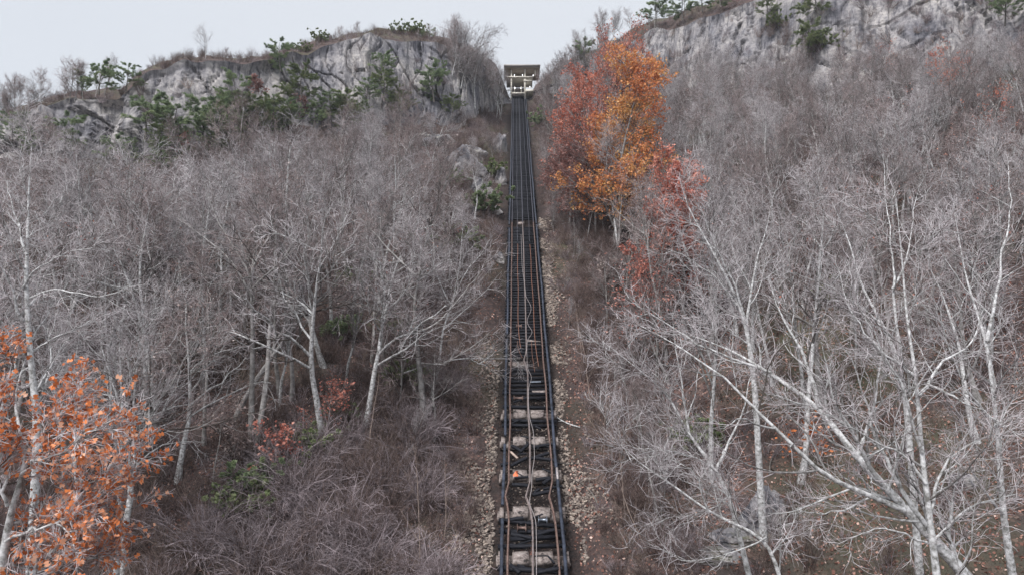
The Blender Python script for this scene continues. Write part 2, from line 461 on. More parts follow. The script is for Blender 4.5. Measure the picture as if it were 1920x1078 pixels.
def lamp_mat():
    m = bpy.data.materials.new('lit_lamp'); m.use_nodes = True
    nt = m.node_tree; nt.nodes.clear()
    o = nt.nodes.new('ShaderNodeOutputMaterial'); e = nt.nodes.new('ShaderNodeEmission')
    e.inputs['Color'].default_value = (0.95, 0.97, 1, 1); e.inputs['Strength'].default_value = 1.6
    nt.links.new(e.outputs[0], o.inputs[0]); return m
M['lamp'] = lamp_mat()

# ------------------------------------------------------------------ hillside and cliffs (one fan-shaped surface, cut in two at the cliff foot)
def fan(us, prof):
    """prof(u)->(y,z) arrays of equal length; returns grid verts, quads"""
    rows = [prof(u) for u in us]
    nv = len(rows[0][0]); nu = len(us)
    V = np.zeros((nu, nv, 3))
    for i, (u, (y, z)) in enumerate(zip(us, rows)):
        V[i, :, 0] = u * y; V[i, :, 1] = y; V[i, :, 2] = z
    return V

def gridquads(a, b, flip=False):
    i, j = np.meshgrid(np.arange(a - 1), np.arange(b - 1), indexing='ij')
    v0 = i * b + j
    q = np.stack([v0, v0 + b, v0 + b + 1, v0 + 1], -1).reshape(-1, 4)
    return q[:, ::-1] if flip else q

us = np.concatenate([np.linspace(-1.7, -0.82, 30), np.linspace(-0.81, 0.81, 430), np.linspace(0.82, 1.7, 30)])
NV = 330
tt = np.linspace(0, 1, NV)
yb_u = np.interp(us, _U, _YB)
Yg = 10.0 + (yb_u[:, None] + 0.8 - 10.0) * (tt[None, :] ** 1.25)
Xg = us[:, None] * Yg
Zg = np.where(Yg < yb_u[:, None], G(Xg, Yg), hz(Xg, Yg))
V = np.stack([Xg, Yg, Zg], -1)
link('hillside', Geo().add(V.reshape(-1, 3), gridquads(len(us), NV)).mesh('hillside', M['ground'], True))
tag(bpy.data.objects['hillside'], kind='structure')

# the flatter valley floor below and behind the camera, and the top of the mountain
def sheet(name, x0, x1, y0, y1, nx, ny, zf, mat):
    x, y = np.meshgrid(np.linspace(x0, x1, nx), np.linspace(y0, y1, ny), indexing='ij')
    v = np.stack([x, y, zf(x, y)], -1).reshape(-1, 3)
    return tag(link(name, Geo().add(v, gridquads(nx, ny)).mesh(name, mat, True)), kind='structure')
sheet('valley_slope', -600, 600, -500, 34, 60, 60, lambda x, y: Z0 - 5.5 + SLOPE * np.maximum(y, -60) + 0.02 * np.minimum(y + 60, 0) - 1.0, M['ground'])

# cliff surface: foot -> top, thick displaced rock
NCV = 120
def cliff(name, ua, ub, nu):
    u = np.linspace(ua, ub, nu)
    yb = np.interp(u, _U, _YB); yt = np.interp(u, _U, _YT); zt = np.interp(u, _U, _ZT)
    s = np.linspace(-0.12, 1.0, NCV)
    gb = G(u * yb, yb)
    Y = yb[:, None] + (yt - yb)[:, None] * s[None, :]
    H = (zt - gb)[:, None]
    Z = gb[:, None] + H * s[None, :]
    X = u[:, None] * Y
    # blocky joints: vertical columns and ledges, each bay at its own depth
    wx = X + 1.5 * fbm(X / 6, Z / 6, 1.0, 2)
    col = np.floor(wx / 3.6 + 0.8 * vnoise(Z / 7.0, X / 30.0, 3.0))
    lay = np.floor(Z / 8.5 + 0.6 * vnoise(X / 9.0, Z / 9.0, 8.0) + 0.25 * X / 5.5)
    blk = _hash(col.astype(np.int64), lay.astype(np.int64), np.zeros_like(col, dtype=np.int64))
    col2 = np.floor(wx / 1.7 + 7.7); lay2 = np.floor(Z / 2.6 + 0.8 * vnoise(X / 4.0, Z / 4.0, 2.0) + 0.3 * X / 2.6)
    blk2 = _hash(col2.astype(np.int64), lay2.astype(np.int64), np.ones_like(col, dtype=np.int64))
    fc = wx / 3.6 + 0.8 * vnoise(Z / 7.0, X / 30.0, 3.0); fc = fc - np.floor(fc)
    fl = Z / 8.5 + 0.6 * vnoise(X / 9.0, Z / 9.0, 8.0) + 0.25 * X / 5.5; fl = fl - np.floor(fl)
    fc2 = wx / 1.7 + 7.7; fc2 = fc2 - np.floor(fc2)
    big = vnoise(X / 16.0, Z / 14.0, 12.0)                    # some bays are sheer slabs, others broken
    rough = np.clip(0.35 + 1.3 * big, 0.12, 1.0)
    groove = 1.0 * (np.minimum(fc, 1 - fc) < .05) * (blk > .3) + 1.1 * (fl < .06) * (blk2 > .35) + .45 * (np.minimum(fc2, 1 - fc2) < .08) * (blk2 > .5)
    D = 2.8 * fbm(X / 14, Z / 26, 0.5, 3) + rough * (2.8 * (blk - 0.5) + 1.3 * (blk2 - 0.5) + 0.5 * fbm(X / 1.6, Z / 3.6, 4.0, 3)) + 0.12 * fbm(X / .7, Z / 1.4, 7.0, 2) - 1.5 * groove * (.4 + rough)
    env = np.clip(s / 0.15, 0, 1) * np.clip((1 - s) / 0.06, 0, 1)
    D = D * env[None, :] * np.clip(H / 6.0, 0, 1)
    Y2 = Y - D; Z2 = Z + 0.35 * D * 0.3
    # a thick body: top lip runs back into the mountain
    v = np.stack([X, Y2, Z2], -1)
    return tag(link(name, Geo().add(v.reshape(-1, 3), gridquads(nu, NCV)).mesh(name, M['rock'], False)), kind='structure')
def uof(px, row=200): d = raydir(px, row); return d[0] / d[1]
cliff('cliff', -1.7, uof(445), 330)
cliff('cliff', uof(445), uof(950), 300)
cliff('cliff', uof(950), 1.7, 460)

u = us; yt = np.interp(u, _U, _YT); yr = np.interp(u, _U, _YR)
s = np.concatenate([np.linspace(0, 1, 16), np.linspace(1.3, 12, 12), [20]])
Y = yt[:, None] + 14.0 * s[None, :]
X = u[:, None] * Y
Zt = hz(X, Y + 1e-4)
Zt[:, 1:] += (0.5 * fbm(X / 5, Y / 5, 2.0, 3) * np.clip((np.abs(X - 2) - 5) / 6, 0, 1))[:, 1:]
topme = Geo().add(np.stack([X, Y, Zt], -1).reshape(-1, 3), gridquads(len(u), len(s))).mesh('mountain_top', M['ground'], True)
tag(link('mountain_top', topme), kind='structure')

# ------------------------------------------------------------------ tree growing
def unit(v): return v / np.maximum(np.linalg.norm(v, axis=-1, keepdims=True), 1e-9)

def frames(T, rng):
    R = unit(rng.normal(size=T.shape)); U = unit(np.cross(T, R)); return U, np.cross(T, U)

def grow(pp, pr, n, trange, ang, ratio, pts, wig, trop, rr, rng, tipk=0.25, lenpow=0.55, absmin=0.0, grav=None, rmin=0.004):
    Np, Pn = pp.shape[:2]
    plen = np.linalg.norm(np.diff(pp, axis=1), axis=2).sum(1)
    idx = np.repeat(np.arange(Np), n)
    t = trange[0] + (trange[1] - trange[0]) * ((np.tile(np.arange(n), Np) + rng.random(Np * n)) / n)
    f = t * (Pn - 1); k = np.minimum(f.astype(int), Pn - 2); a = (f - k)[:, None]
    p0 = pp[idx, k] * (1 - a) + pp[idx, k + 1] * a
    T = unit(pp[idx, k + 1] - pp[idx, k])
    r0 = pr[idx, k] * (1 - a[:, 0]) + pr[idx, k + 1] * a[:, 0]
    U, V_ = frames(T, rng)
    al = np.radians(rng.uniform(ang[0], ang[1], len(idx)))[:, None]
    d = np.cos(al) * T + np.sin(al) * U
    L = np.maximum(plen[idx] * ratio * (1 - lenpow * t) * rng.uniform(0.65, 1.25, len(idx)), absmin)
    step = (L / (pts - 1))[:, None]
    path = [p0]; up = np.array([0, 0, 1.0])
    for i in range(pts - 1):
        path.append(path[-1] + d * step)
        d = unit(d + rng.normal(0, wig, d.shape) + up * trop)
    path = np.stack(path, 1)
    rs = np.maximum(r0 * rr * rng.uniform(0.75, 1.1, len(idx)), rmin)
    rad = rs[:, None] * np.linspace(1, tipk, pts)[None, :]
    return path, rad

def tubes(geo, path, rad, sides, mat=0):
    n, p = path.shape[:2]
    if n == 0: return
    T = np.empty_like(path); T[:, 1:-1] = path[:, 2:] - path[:, :-2]; T[:, 0] = path[:, 1] - path[:, 0]; T[:, -1] = path[:, -1] - path[:, -2]
    T = unit(T)
    ref = np.zeros((n, 1, 3)); m = np.abs(T[:, :1, 2]) < 0.8
    ref[..., 2] = m; ref[..., 0] = ~m
    U = unit(np.cross(T, ref)); W = np.cross(T, U)
    a = np.arange(sides) * 2 * np.pi / sides
    v = path[:, :, None, :] + rad[:, :, None, None] * (np.cos(a)[None, None, :, None] * U[:, :, None, :] + np.sin(a)[None, None, :, None] * W[:, :, None, :])
    b = (np.arange(n) * p * sides)[:, None, None]; i = (np.arange(p - 1) * sides)[None, :, None]; j = np.arange(sides)[None, None, :]; j2 = (j + 1) % sides
    q = np.stack([b + i + j, b + i + j2, b + i + sides + j2, b + i + sides + j], -1).reshape(-1, 4)
    col = None
    if n > 6:
        tn = np.clip(RNG.random(n) ** 2.0 * 1.1, 0, 1); col = np.repeat(tn, (p - 1) * sides)
    geo.add(v.reshape(-1, 3), q, mat=mat, col=col)

def path_of(pts, n):
    """smooth a hand-set polyline of (x,y,z,r) to n points"""
    p = np.array(pts, float); d = np.r_[0, np.cumsum(np.linalg.norm(np.diff(p[:, :3], axis=0), axis=1))]
    s = np.linspace(0, d[-1], n); o = np.stack([np.interp(s, d, p[:, k]) for k in range(4)], 1)
    for _ in range(2): o[1:-1, :3] = 0.25 * o[:-2, :3] + 0.5 * o[1:-1, :3] + 0.25 * o[2:, :3]
    return o[None, :, :3], o[None, :, 3]

def leaves(geo, pos, size, rng, tone, mat=0, droop=0.3, lobes=False):
    n = len(pos); a = unit(rng.normal(size=(n, 3)) + np.array([0, 0, -droop])); U, W = frames(a, rng)
    s = size * rng.uniform(0.6, 1.3, n)[:, None]
    tn = np.clip(tone, 0, 1)
    if not lobes:
        v = np.stack([pos, pos + a * s * 0.5 + U * s * 0.42 + W * s * 0.12, pos + a * s, pos + a * s * 0.5 - U * s * 0.42 + W * s * 0.12], 1)
        geo.add(v.reshape(-1, 3), np.arange(n * 4).reshape(-1, 4), mat=mat, col=tn)
    else:
        w = W * s
        v = np.stack([pos, pos + U * s * .55 + a * s * .25 + w * .15, pos + U * s * .2 + a * s * .45, pos + U * s * .45 + a * s * .85 + w * .1, pos + a * s * 1.05,
                      pos - U * s * .45 + a * s * .85 + w * .1, pos - U * s * .2 + a * s * .45, pos - U * s * .55 + a * s * .25 + w * .15], 1)
        b = np.arange(n)[:, None] * 8
        q = np.concatenate([b + np.array([[0, 1, 2, 6]]), b + np.array([[2, 3, 4, 5]]), ])
        t = np.concatenate([b + np.array([[0, 6, 7]]), b + np.array([[2, 5, 6]])])
        geo.add(v.reshape(-1, 3), q, t, mat=mat, col=None)
        geo.qc[-1] = np.tile(tn, 2); geo.tc[-1] = np.tile(tn, 2)

def rand_on(path, n, rng, t0=0.2):
    k = path.shape[0]; idx = rng.integers(0, k, n); t = rng.uniform(t0, 1, n) * (path.shape[1] - 1)
    i = np.minimum(t.astype(int), path.shape[1] - 2); a = (t - i)[:, None]
    return path[idx, i] * (1 - a) + path[idx, i + 1] * a

HAB = dict(
    spread=dict(h=15, r=0.26, t0=0.34, nl=12, ang=(35, 70), lr=0.66, trop=0.09, wig=0.20, nb=9, nt=5, nf=2),
    upright=dict(h=16, r=0.19, t0=0.30, nl=14, ang=(18, 42), lr=0.55, trop=0.13, wig=0.10, nb=9, nt=5, nf=2),
    tall=dict(h=18, r=0.22, t0=0.48, nl=11, ang=(30, 58), lr=0.45, trop=0.10, wig=0.14, nb=9, nt=5, nf=2),
    autumn=dict(h=15, r=0.2, t0=0.06, nl=26, ang=(28, 60), lr=0.42, trop=0.12, wig=0.12, nb=9, nt=6, nf=4),
    small=dict(h=8, r=0.11, t0=0.18, nl=11, ang=(25, 55), lr=0.62, trop=0.10, wig=0.15, nb=8, nt=5, nf=2),
)
def tree_levels(hab, rng, fine=1.0):
    h = HAB[hab]; H = h['h']
    n0 = 10; d = unit(np.array([[rng.normal(0, .10), rng.normal(0, .10), 1.0]])); p = [np.zeros((1, 3))]
    for i in range(n0 - 1):
        p.append(p[-1] + d * H / (n0 - 1)); d = unit(d + rng.normal(0, 0.075, (1, 3)) + np.array([0, 0, .05]))
    tp = np.stack(p, 1); tr = (h['r'] * (1 - 0.88 * np.linspace(0, 1, n0) ** 0.9))[None, :].copy(); tr[0, 0] *= 1.35
    lp, lr = grow(tp, tr, h['nl'], (h['t0'], 0.97), h['ang'], h['lr'], 7, h['wig'], h['trop'], 0.68, rng, 0.25)
    bp, br = grow(lp, lr, h['nb'], (0.15, 0.98), (25, 60), 0.52, 5, h['wig'] * 1.1, h['trop'], 0.68, rng, 0.35, absmin=1.1, rmin=0.024)
    b2p, b2r = grow(bp, br, h['nt'], (0.15, 1.0), (25, 60), 0.55, 4, 0.16, 0.08, 0.66, rng, 0.45, absmin=0.7, rmin=0.016)
    b3p, b3r = grow(b2p, b2r, max(2, int(h['nf'] * fine)), (0.15, 1.0), (20, 60), 0.62, 3, 0.16, 0.06, 0.75, rng, 0.5, absmin=0.45, rmin=0.011)
    return [(tp, tr), (lp, lr), (bp, br), (b2p, b2r), (b3p, b3r)]

def crown_geo(lv, geo=None, m0=0, m1=1):
    geo = geo or Geo()
    tubes(geo, *lv[1], 5, m0); tubes(geo, *lv[2], 4, m0); tubes(geo, *lv[3], 3, m1); tubes(geo, *lv[4], 3, m1)
    return geo

variants = []
hablist = ['spread', 'spread', 'spread', 'upright', 'upright', 'upright', 'tall', 'tall', 'tall', 'small', 'small']
for i, hb in enumerate(hablist):
    rng = np.random.default_rng(100 + i)
    lv = tree_levels(hb, rng)
    g = Geo(); tubes(g, *lv[0], 8, 0)
    pale = i in (0, 2, 4, 5, 7)
    m0, m1 = (M['paletrunk'], M['paletwig']) if pale else (M['trunk'], M['twig'])
    tme = g.mesh('trunk', m0, True)
    cme = crown_geo(lv).mesh('crown', [m0, m1], False)
    dry = None
    if i in (1, 5, 8, 9):
        q = rand_on(lv[3][0], 420, rng, .3); q = q[fbm(q[:, 0] * .6, q[:, 1] * .6, q[:, 2] * .6 + i, 2) > .1]
        gd = Geo(); leaves(gd, q, .16, rng, rng.random(len(q))); dry = gd.mesh('dry_leaves', M[['leaf_russet', 'leaf_rust', 'leaf_pale'][i % 3]], attr=True)
    variants.append((hb, tme, cme, lv, pale, dry))
print('variant faces', [len(v[2].polygons) for v in variants])

# ------------------------------------------------------------------ forest positions
rng = np.random.default_rng(11)
cand = []
cell = 3.6
for gx in np.arange(-150, 170, cell):
    for gy in np.arange(18, 200, cell):
        x = gx + rng.uniform(-.45, .45) * cell; y = gy + rng.uniform(-.45, .45) * cell
        u_ = x / y
        if abs(u_) > 0.86: continue
        yb = np.interp(u_, _U, _YB)
        dx = x - trx(y)
        if (-6.5 < dx < 7.0) if y < 85 else (-4.6 < dx < 5.5): continue
        if y > yb - 1.5: continue
        if y < 85 and rng.random() < .16: continue
        if y < 41 and -0.45 < u_ < 0: continue
        if 88 < y < 152 and -16 < dx < 0 and rng.random() < .8: continue      # bare rock stands here
        if abs(dx) < 9 and y < 85 and rng.random() < 0.35: continue
        if y < 34 and abs(u_) > 0.30: continue         # the large foreground trees stand here
        if y < 43 and u_ > .24: continue
        if y < 54 and u_ > .22 and rng.random() < .4: continue
        if y < 46 and -0.40 < u_ < -0.05 and rng.random() < 0.55: continue   # brambles instead of trees
        if y > 0.8 * yb and dx < 0 and rng.random() < 0.35: continue
        cand.append((x, y, yb, dx, u_))
forest = []
for (x, y, yb, dx, u_) in cand:
    near_cliff = y > 0.78 * yb
    if near_cliff and dx > 8:
        vi = rng.choice([3, 4, 5, 8]); s = rng.uniform(0.6, 0.85)
    elif near_cliff or abs(dx) < 11:
        vi = rng.choice([9, 10, 9, 3]); s = rng.uniform(0.65, 1.05) * (.6 if vi == 3 else 1)
    elif dx > 0 and y > 50:
        vi = rng.choice([3, 4, 5, 3, 5, 8, 1]); s = rng.uniform(0.62, 0.92)
    elif dx > 0:
        vi = rng.choice([0, 1, 4, 6, 7, 5]); s = rng.uniform(0.75, 1.05)
    else:
        vi = rng.choice([0, 1, 2, 2, 6, 7, 8, 4]); s = rng.uniform(0.68, 1.02)
    s *= np.interp(y / yb, [0.4, 0.7, 0.95], [1.0, 0.85, 0.42 if dx < 0 else 0.75])
    forest.append((HAB[hablist[vi]]['h'] * s / y, x, y, int(vi), s, dx, u_, y / yb))
# bases read off the photograph: tall straight trunks on the left slope, others
for (px, row, vi, s, lean) in [(476, 856, 6, 1.02, .02), (436, 795, 8, .95, -.02), (275, 790, 7, 1.0, 0), (290, 745, 6, .8, .05), (360, 668, 8, .95, .02),
                              (408, 645, 7, .85, 0), (548, 752, 8, .82, .08), (580, 702, 6, .7, 0), (205, 700, 7, .95, .1), (700, 520, 7, .7, 0), (808, 560, 8, .62, 0)]:
    p = ground_hit(px, row); forest.append((10.0 / p.y, p.x, p.y, vi, s, p.x - trx(p.y), p.x / p.y, .4))
forest.sort(key=lambda a: -a[0])
NIND = 165
print('forest', len(forest))

def region(dx, u_, y, f, pale, hb):
    bark = 'pale' if pale else 'grey'
    form = {'spread': 'wide', 'upright': 'narrow upright', 'tall': 'tall straight', 'small': 'small'}[hb]
    side = 'left' if dx < 0 else 'right'
    if abs(dx) < 12: lat = f'close beside the track on its {side}'
    elif abs(u_) < 0.32: lat = f'a little {side} of the track'
    elif abs(u_) < 0.56: lat = f'well out on the {side} slope'
    else: lat = f'near the {side} edge of the view'
    if f > .78: place = 'under the cliff'
    elif y < 42: place = 'lowest down'
    elif y < 55: place = 'low down'
    elif y < 75: place = 'halfway up'
    else: place = 'high up'
    return f'{form} {bark} leafless tree {place}, {lat}', f'{form} {bark} leafless trees {place}, {lat}'

for (_, x, y, vi, s, dx, u_, f) in forest[:NIND]:
    hb, tme, cme, lv, pale, dry = variants[vi]
    root = empty('bare_tree', (x, y, float(hz(x, y)) - 0.25), (rng.normal(0, .05), rng.normal(0, .05) - np.sign(dx) * .04, rng.uniform(0, 6.28)), (s, s, s * rng.uniform(.92, 1.08)))
    lab, grp = region(dx, u_, y, f, pale, hb)
    tag(root, lab, 'tree', grp)
    link('trunk', tme, root); link('crown', cme, root)
    if dry: tag(link('dry_leaves', dry, root), kind='stuff')

# ---- instancing of masses nobody could count (geometry nodes on a point cloud)
def scatter(name, pts, meshes, label, cat, sc, rotz, tilt=0.06):
    """pts (n,3); meshes: list of meshes, assigned by attribute"""
    n = len(pts)
    me = bpy.data.meshes.new(name); me.vertices.add(n); me.vertices.foreach_set('co', np.asarray(pts, np.float32).ravel())
    r = np.random.default_rng(5)
    a = me.attributes.new('vs', 'FLOAT', 'POINT'); a.data.foreach_set('value', np.asarray(sc, np.float32))
    a = me.attributes.new('rot', 'FLOAT_VECTOR', 'POINT'); rv = np.stack([r.normal(0, tilt, n), r.normal(0, tilt, n), rotz], 1)
    a.data.foreach_set('vector', rv.astype(np.float32).ravel())
    a = me.attributes.new('pick', 'INT', 'POINT'); a.data.foreach_set('value', r.integers(0, len(meshes), n).astype(np.int32))
    o = link(name, me)
    coll = bpy.data.collections.new(name + '_kinds')
    for i, m_ in enumerate(meshes):
        so = bpy.data.objects.new(f'{name}_kind', m_); coll.objects.link(so)
    ng = bpy.data.node_groups.new(name, 'GeometryNodeTree')
    ng.interface.new_socket('Geometry', in_out='INPUT', socket_type='NodeSocketGeometry')
    ng.interface.new_socket('Geometry', in_out='OUTPUT', socket_type='NodeSocketGeometry')
    gi = ng.nodes.new('NodeGroupInput'); go = ng.nodes.new('NodeGroupOutput')
    iop = ng.nodes.new('GeometryNodeInstanceOnPoints'); ci = ng.nodes.new('GeometryNodeCollectionInfo')
    ci.inputs['Collection'].default_value = coll; ci.inputs['Separate Children'].default_value = True; ci.inputs['Reset Children'].default_value = True
    m2p = ng.nodes.new('GeometryNodeMeshToPoints')
    def at(nm, ty):
        q = ng.nodes.new('GeometryNodeInputNamedAttribute'); q.data_type = ty; q.inputs['Name'].default_value = nm; return q.outputs['Attribute']
    ng.links.new(gi.outputs[0], m2p.inputs['Mesh']); ng.links.new(m2p.outputs['Points'], iop.inputs['Points'])
    ng.links.new(ci.outputs[0], iop.inputs['Instance']); iop.inputs['Pick Instance'].default_value = True
    ng.links.new(at('pick', 'INT'), iop.inputs['Instance Index'])
    ng.links.new(at('rot', 'FLOAT_VECTOR'), iop.inputs['Rotation']); ng.links.new(at('vs', 'FLOAT'), iop.inputs['Scale'])
    ng.links.new(iop.outputs['Instances'], go.inputs[0])
    md = o.modifiers.new(name, 'NODES'); md.node_group = ng
    return tag(o, label, cat, kind='stuff')

def joined(vi):
    lv = variants[vi][3]; g = Geo(); tubes(g, *lv[0], 6, 0); crown_geo(lv, g)
    pale = variants[vi][4]
    return g.mesh('far_tree', [M['paletrunk'], M['paletwig']] if pale else [M['trunk'], M['twig']])
far = forest[NIND:]
for nm, sel, kinds in (('bare_woodland', [f for f in far if f[3] < 9], [1, 2, 5, 8, 4]), ('bare_scrub_trees', [f for f in far if f[3] >= 9], [9, 10])):
    pts = [(f[1], f[2], float(hz(f[1], f[2])) - .25) for f in sel]
    lab = 'mass of grey leafless trees filling the distant upper slopes' if nm == 'bare_woodland' else 'mass of small leafless trees growing under the cliffs and beside the track'
    scatter(nm, pts, [joined(k) for k in kinds], lab, 'woodland', [f[4] for f in sel], rng.uniform(0, 6.28, len(sel)))

# ------------------------------------------------------------------ undergrowth
def shrub_geo(rng, n=22, h=1.7, spread=0.9, droop=-0.05, fine=4, r=0.017):
    a = rng.uniform(0, 2 * np.pi, n); tl = rng.uniform(0.1, spread, n)
    p0 = np.stack([np.cos(a) * .35 * rng.random(n), np.sin(a) * .35 * rng.random(n), np.zeros(n) - .1], 1)
    d = unit(np.stack([np.cos(a) * tl, np.sin(a) * tl, np.ones(n)], 1)); L = h * rng.uniform(.6, 1.2, n) / 5; path = [p0]
    for i in range(5):
        path.append(path[-1] + d * L[:, None]); d = unit(d + rng.normal(0, .13, d.shape) + np.array([0, 0, droop]))
    p = np.stack(path, 1); rr = (r * rng.uniform(.6, 1.3, n))[:, None] * np.linspace(1, .4, 6)[None]
    s1 = grow(p, rr, fine, (.2, 1), (25, 60), .45, 4, .16, droop * .5 + .03, .7, rng, .5, rmin=.008)
    s2 = grow(*s1, 1, (.2, 1), (25, 60), .8, 3, .2, 0, .8, rng, .5, rmin=.006)
    g = Geo(); tubes(g, p, rr, 3); tubes(g, *s1, 3); tubes(g, *s2, 3)
    return g, p, s1, s2
brush_meshes = []
for i in range(5):
    g, *_ = shrub_geo(np.random.default_rng(310 + i), h=[1.4, 2.0, 1.7, 2.6, 1.2][i], spread=[1.2, .7, 1.0, .5, 1.4][i])
    brush_meshes.append(g.mesh('brush', [M['vine'], M['brush'], M['sapling'], M['brush'], M['vine']][i]))
rng = np.random.default_rng(21)
pts = []; sc = []
for _ in range(15000):
    y = 24 + 160 * rng.random() ** 1.2; x = rng.uniform(-.84, .84) * y if rng.random() < .7 else trx(y) + rng.choice([-1, 1]) * rng.uniform(4, 14)
    yb = np.interp(x / y, _U, _YB); dx = x - trx(y)
    if y > yb - .5 or ((-3.8 < dx < 4.2) if y < 72 else (-2.7 < dx < 2.8)): continue
    if 88 < y < 152 and -13 < dx < 0 and rng.random() < .6: continue
    if abs(dx) < 5.2 and y < 72 and rng.random() < .5: continue
    if x > 0 and y < 62 and dx > 9 and rng.random() < 0.85: continue      # open leaf litter on the right
    pts.append((x, y, float(hz(x, y)))); sc.append(rng.uniform(.6, 1.25) * (0.75 if abs(dx) < 8 else 1))
scatter('undergrowth', pts, brush_meshes, 'tangled brown leafless undergrowth covering the slopes between the trees', 'undergrowth', sc, rng.uniform(0, 6.28, len(pts)), .15)
# scrub along the crest and on cliff ledges
pts = []; sc = []
for _ in range(1500):
    u_ = rng.uniform(-.8, .8)
    yt_, yr_ = np.interp(u_, _U, _YT), np.interp(u_, _U, _YR)
    y = yt_ + rng.uniform(-.2, 18); x = u_ * y
    if -6 < x - trx(y) < 9: continue
    pts.append((x, y, float(hz(x, y)))); sc.append(rng.uniform(.25, .75))
scatter('crest_scrub', pts, brush_meshes, 'low leafless scrub growing along the top edge of the cliffs', 'scrub', sc, rng.uniform(0, 6.28, len(pts)), .15)
pts = []; sc = []
for _ in range(330):
    u_ = rng.uniform(-.8, .8) if rng.random() < .3 else rng.uniform(.15, .8); yb_, yt_ = np.interp(u_, _U, _YB), np.interp(u_, _U, _YT)
    y = yb_ + (yt_ - yb_) * rng.random(); x = u_ * y
    if -6 < x - trx(y) < 9: continue
    pts.append((x, y - 0.8, float(hz(x, y)))); sc.append(rng.uniform(.5, 1.3))
scatter('ledge_brush', pts, brush_meshes, 'wispy leafless brush rooted in cracks of the cliff faces', 'brush', sc, rng.uniform(0, 6.28, len(pts)), .3)

# broken branches lying about
rng = np.random.default_rng(81)
for k in range(34):
    sd = rng.choice([-1, 1]); y = rng.uniform(38, 95); x = trx(y) + sd * rng.uniform(3.2, 10 if y > 50 else 16)
    L = rng.uniform(1.5, 4.5); n_ = 8; a = rng.uniform(0, np.pi); q = [[0, 0, 0, .05]]; 
    for i in range(n_): a += rng.normal(0, .16); q.append([q[-1][0] + math.cos(a) * L / n_, q[-1][1] + math.sin(a) * L / n_, 0, .05 * (1 - i / n_) + .008])
    q = np.array(q); q[:, 2] = hz(x + q[:, 0], y + q[:, 1]) - float(hz(x, y)) + .1
    pa, ra = path_of(q, 10); b1 = grow(pa, ra, 5, (.3, 1), (25, 50), .35, 5, .12, .05, .6, rng, .3)
    g = Geo(); tubes(g, pa, ra, 6); tubes(g, *b1, 4)
    side = 'left' if sd < 0 else 'right'
    tag(link('fallen_branch', g.mesh('fallen_branch', M['paletrunk'] if k % 3 else M['darkbark'], True), None, (x, y, float(hz(x, y)))), f"{'pale' if k % 3 else 'dark'} broken branch lying on the slope {side} of the track", 'branch', f"{'pale' if k % 3 else 'dark'} broken branches lying {side} of the track")

# leaf litter
rng = np.random.default_rng(31)
n = 110000
y = 26 + 64 * rng.random(n) ** 1.1; x = rng.uniform(-.84, .84, n) * y
dx = x - trx(y); keep = (np.abs(dx) > 2.6) & ((dx > 0) | (rng.random(n) < .6))
x, y = x[keep], y[keep]
g = Geo(); leaves(g, np.stack([x, y, hz(x, y) + .03 + .05 * rng.random(len(x))], 1), 0.17, rng, rng.random(len(x)) ** 1.5, droop=0)
tag(link('leaf_litter', g.mesh('leaf_litter', M['litter'], attr=True)), 'fallen red brown leaves carpeting the slope', 'leaf litter', kind='stuff')
#__PART2__
# ------------------------------------------------------------------ the incline track
TH = math.atan(SLOPE); CT = math.cos(TH); Y0 = 26.0
track = empty('incline_railway_track', (trx(Y0), Y0, Z0 + SLOPE * Y0), (TH, 0, -math.atan(TRX_K)))
tag(track, 'fire blackened narrow railway track climbing straight up the steep mountainside', 'railway track')
TM = Matrix.Translation(track.location) @ Euler(track.rotation_euler).to_matrix().to_4x4()
TMI = TM.inverted(); TR = Euler(track.rotation_euler)
def tl(px, row, h=0.15):
    """photo pixel -> point on the track's own plane, h above it, in track coordinates"""
    d = TMI.to_3x3() @ Vector(raydir(px, row)); o = TMI @ Vector((0, 0, 0))
    k = (h - o.z) / d.z; return o + d * k
def srow(row): return tl(1000 - (1078 - row) * 0.03, row, 0).y
S_END = srow(184)
def sweep(geo, pts, prof, mat=0):
    pts = np.array(pts, float); prof = np.array(prof, float); n, k = len(pts), len(prof)
    T = unit(np.gradient(pts, axis=0)); up = np.array([0, 0, 1.0]); X = unit(np.cross(T, up)); Zv = np.cross(X, T)
    v = pts[:, None, :] + prof[None, :, 0, None] * X[:, None, :] + prof[None, :, 1, None] * Zv[:, None, :]
    i, j = np.meshgrid(np.arange(n - 1), np.arange(k), indexing='ij'); j2 = (j + 1) % k
    q = np.stack([i * k + j, i * k + j2, (i + 1) * k + j2, (i + 1) * k + j], -1).reshape(-1, 4)
    geo.add(v.reshape(-1, 3), q, mat=mat)
    geo.add(v[0], np.arange(k)[None, :4] if k == 4 else None); geo.add(v[-1], np.arange(k)[None, :4] if k == 4 else None)
    return geo
RAILP = [(-.07, 0), (.07, 0), (.07, .02), (.014, .035), (.014, .095), (.04, .105), (.04, .14), (-.04, .14), (-.04, .105), (-.014, .095), (-.014, .035), (-.07, .02)]
rng = np.random.default_rng(41)
yk = srow(938)
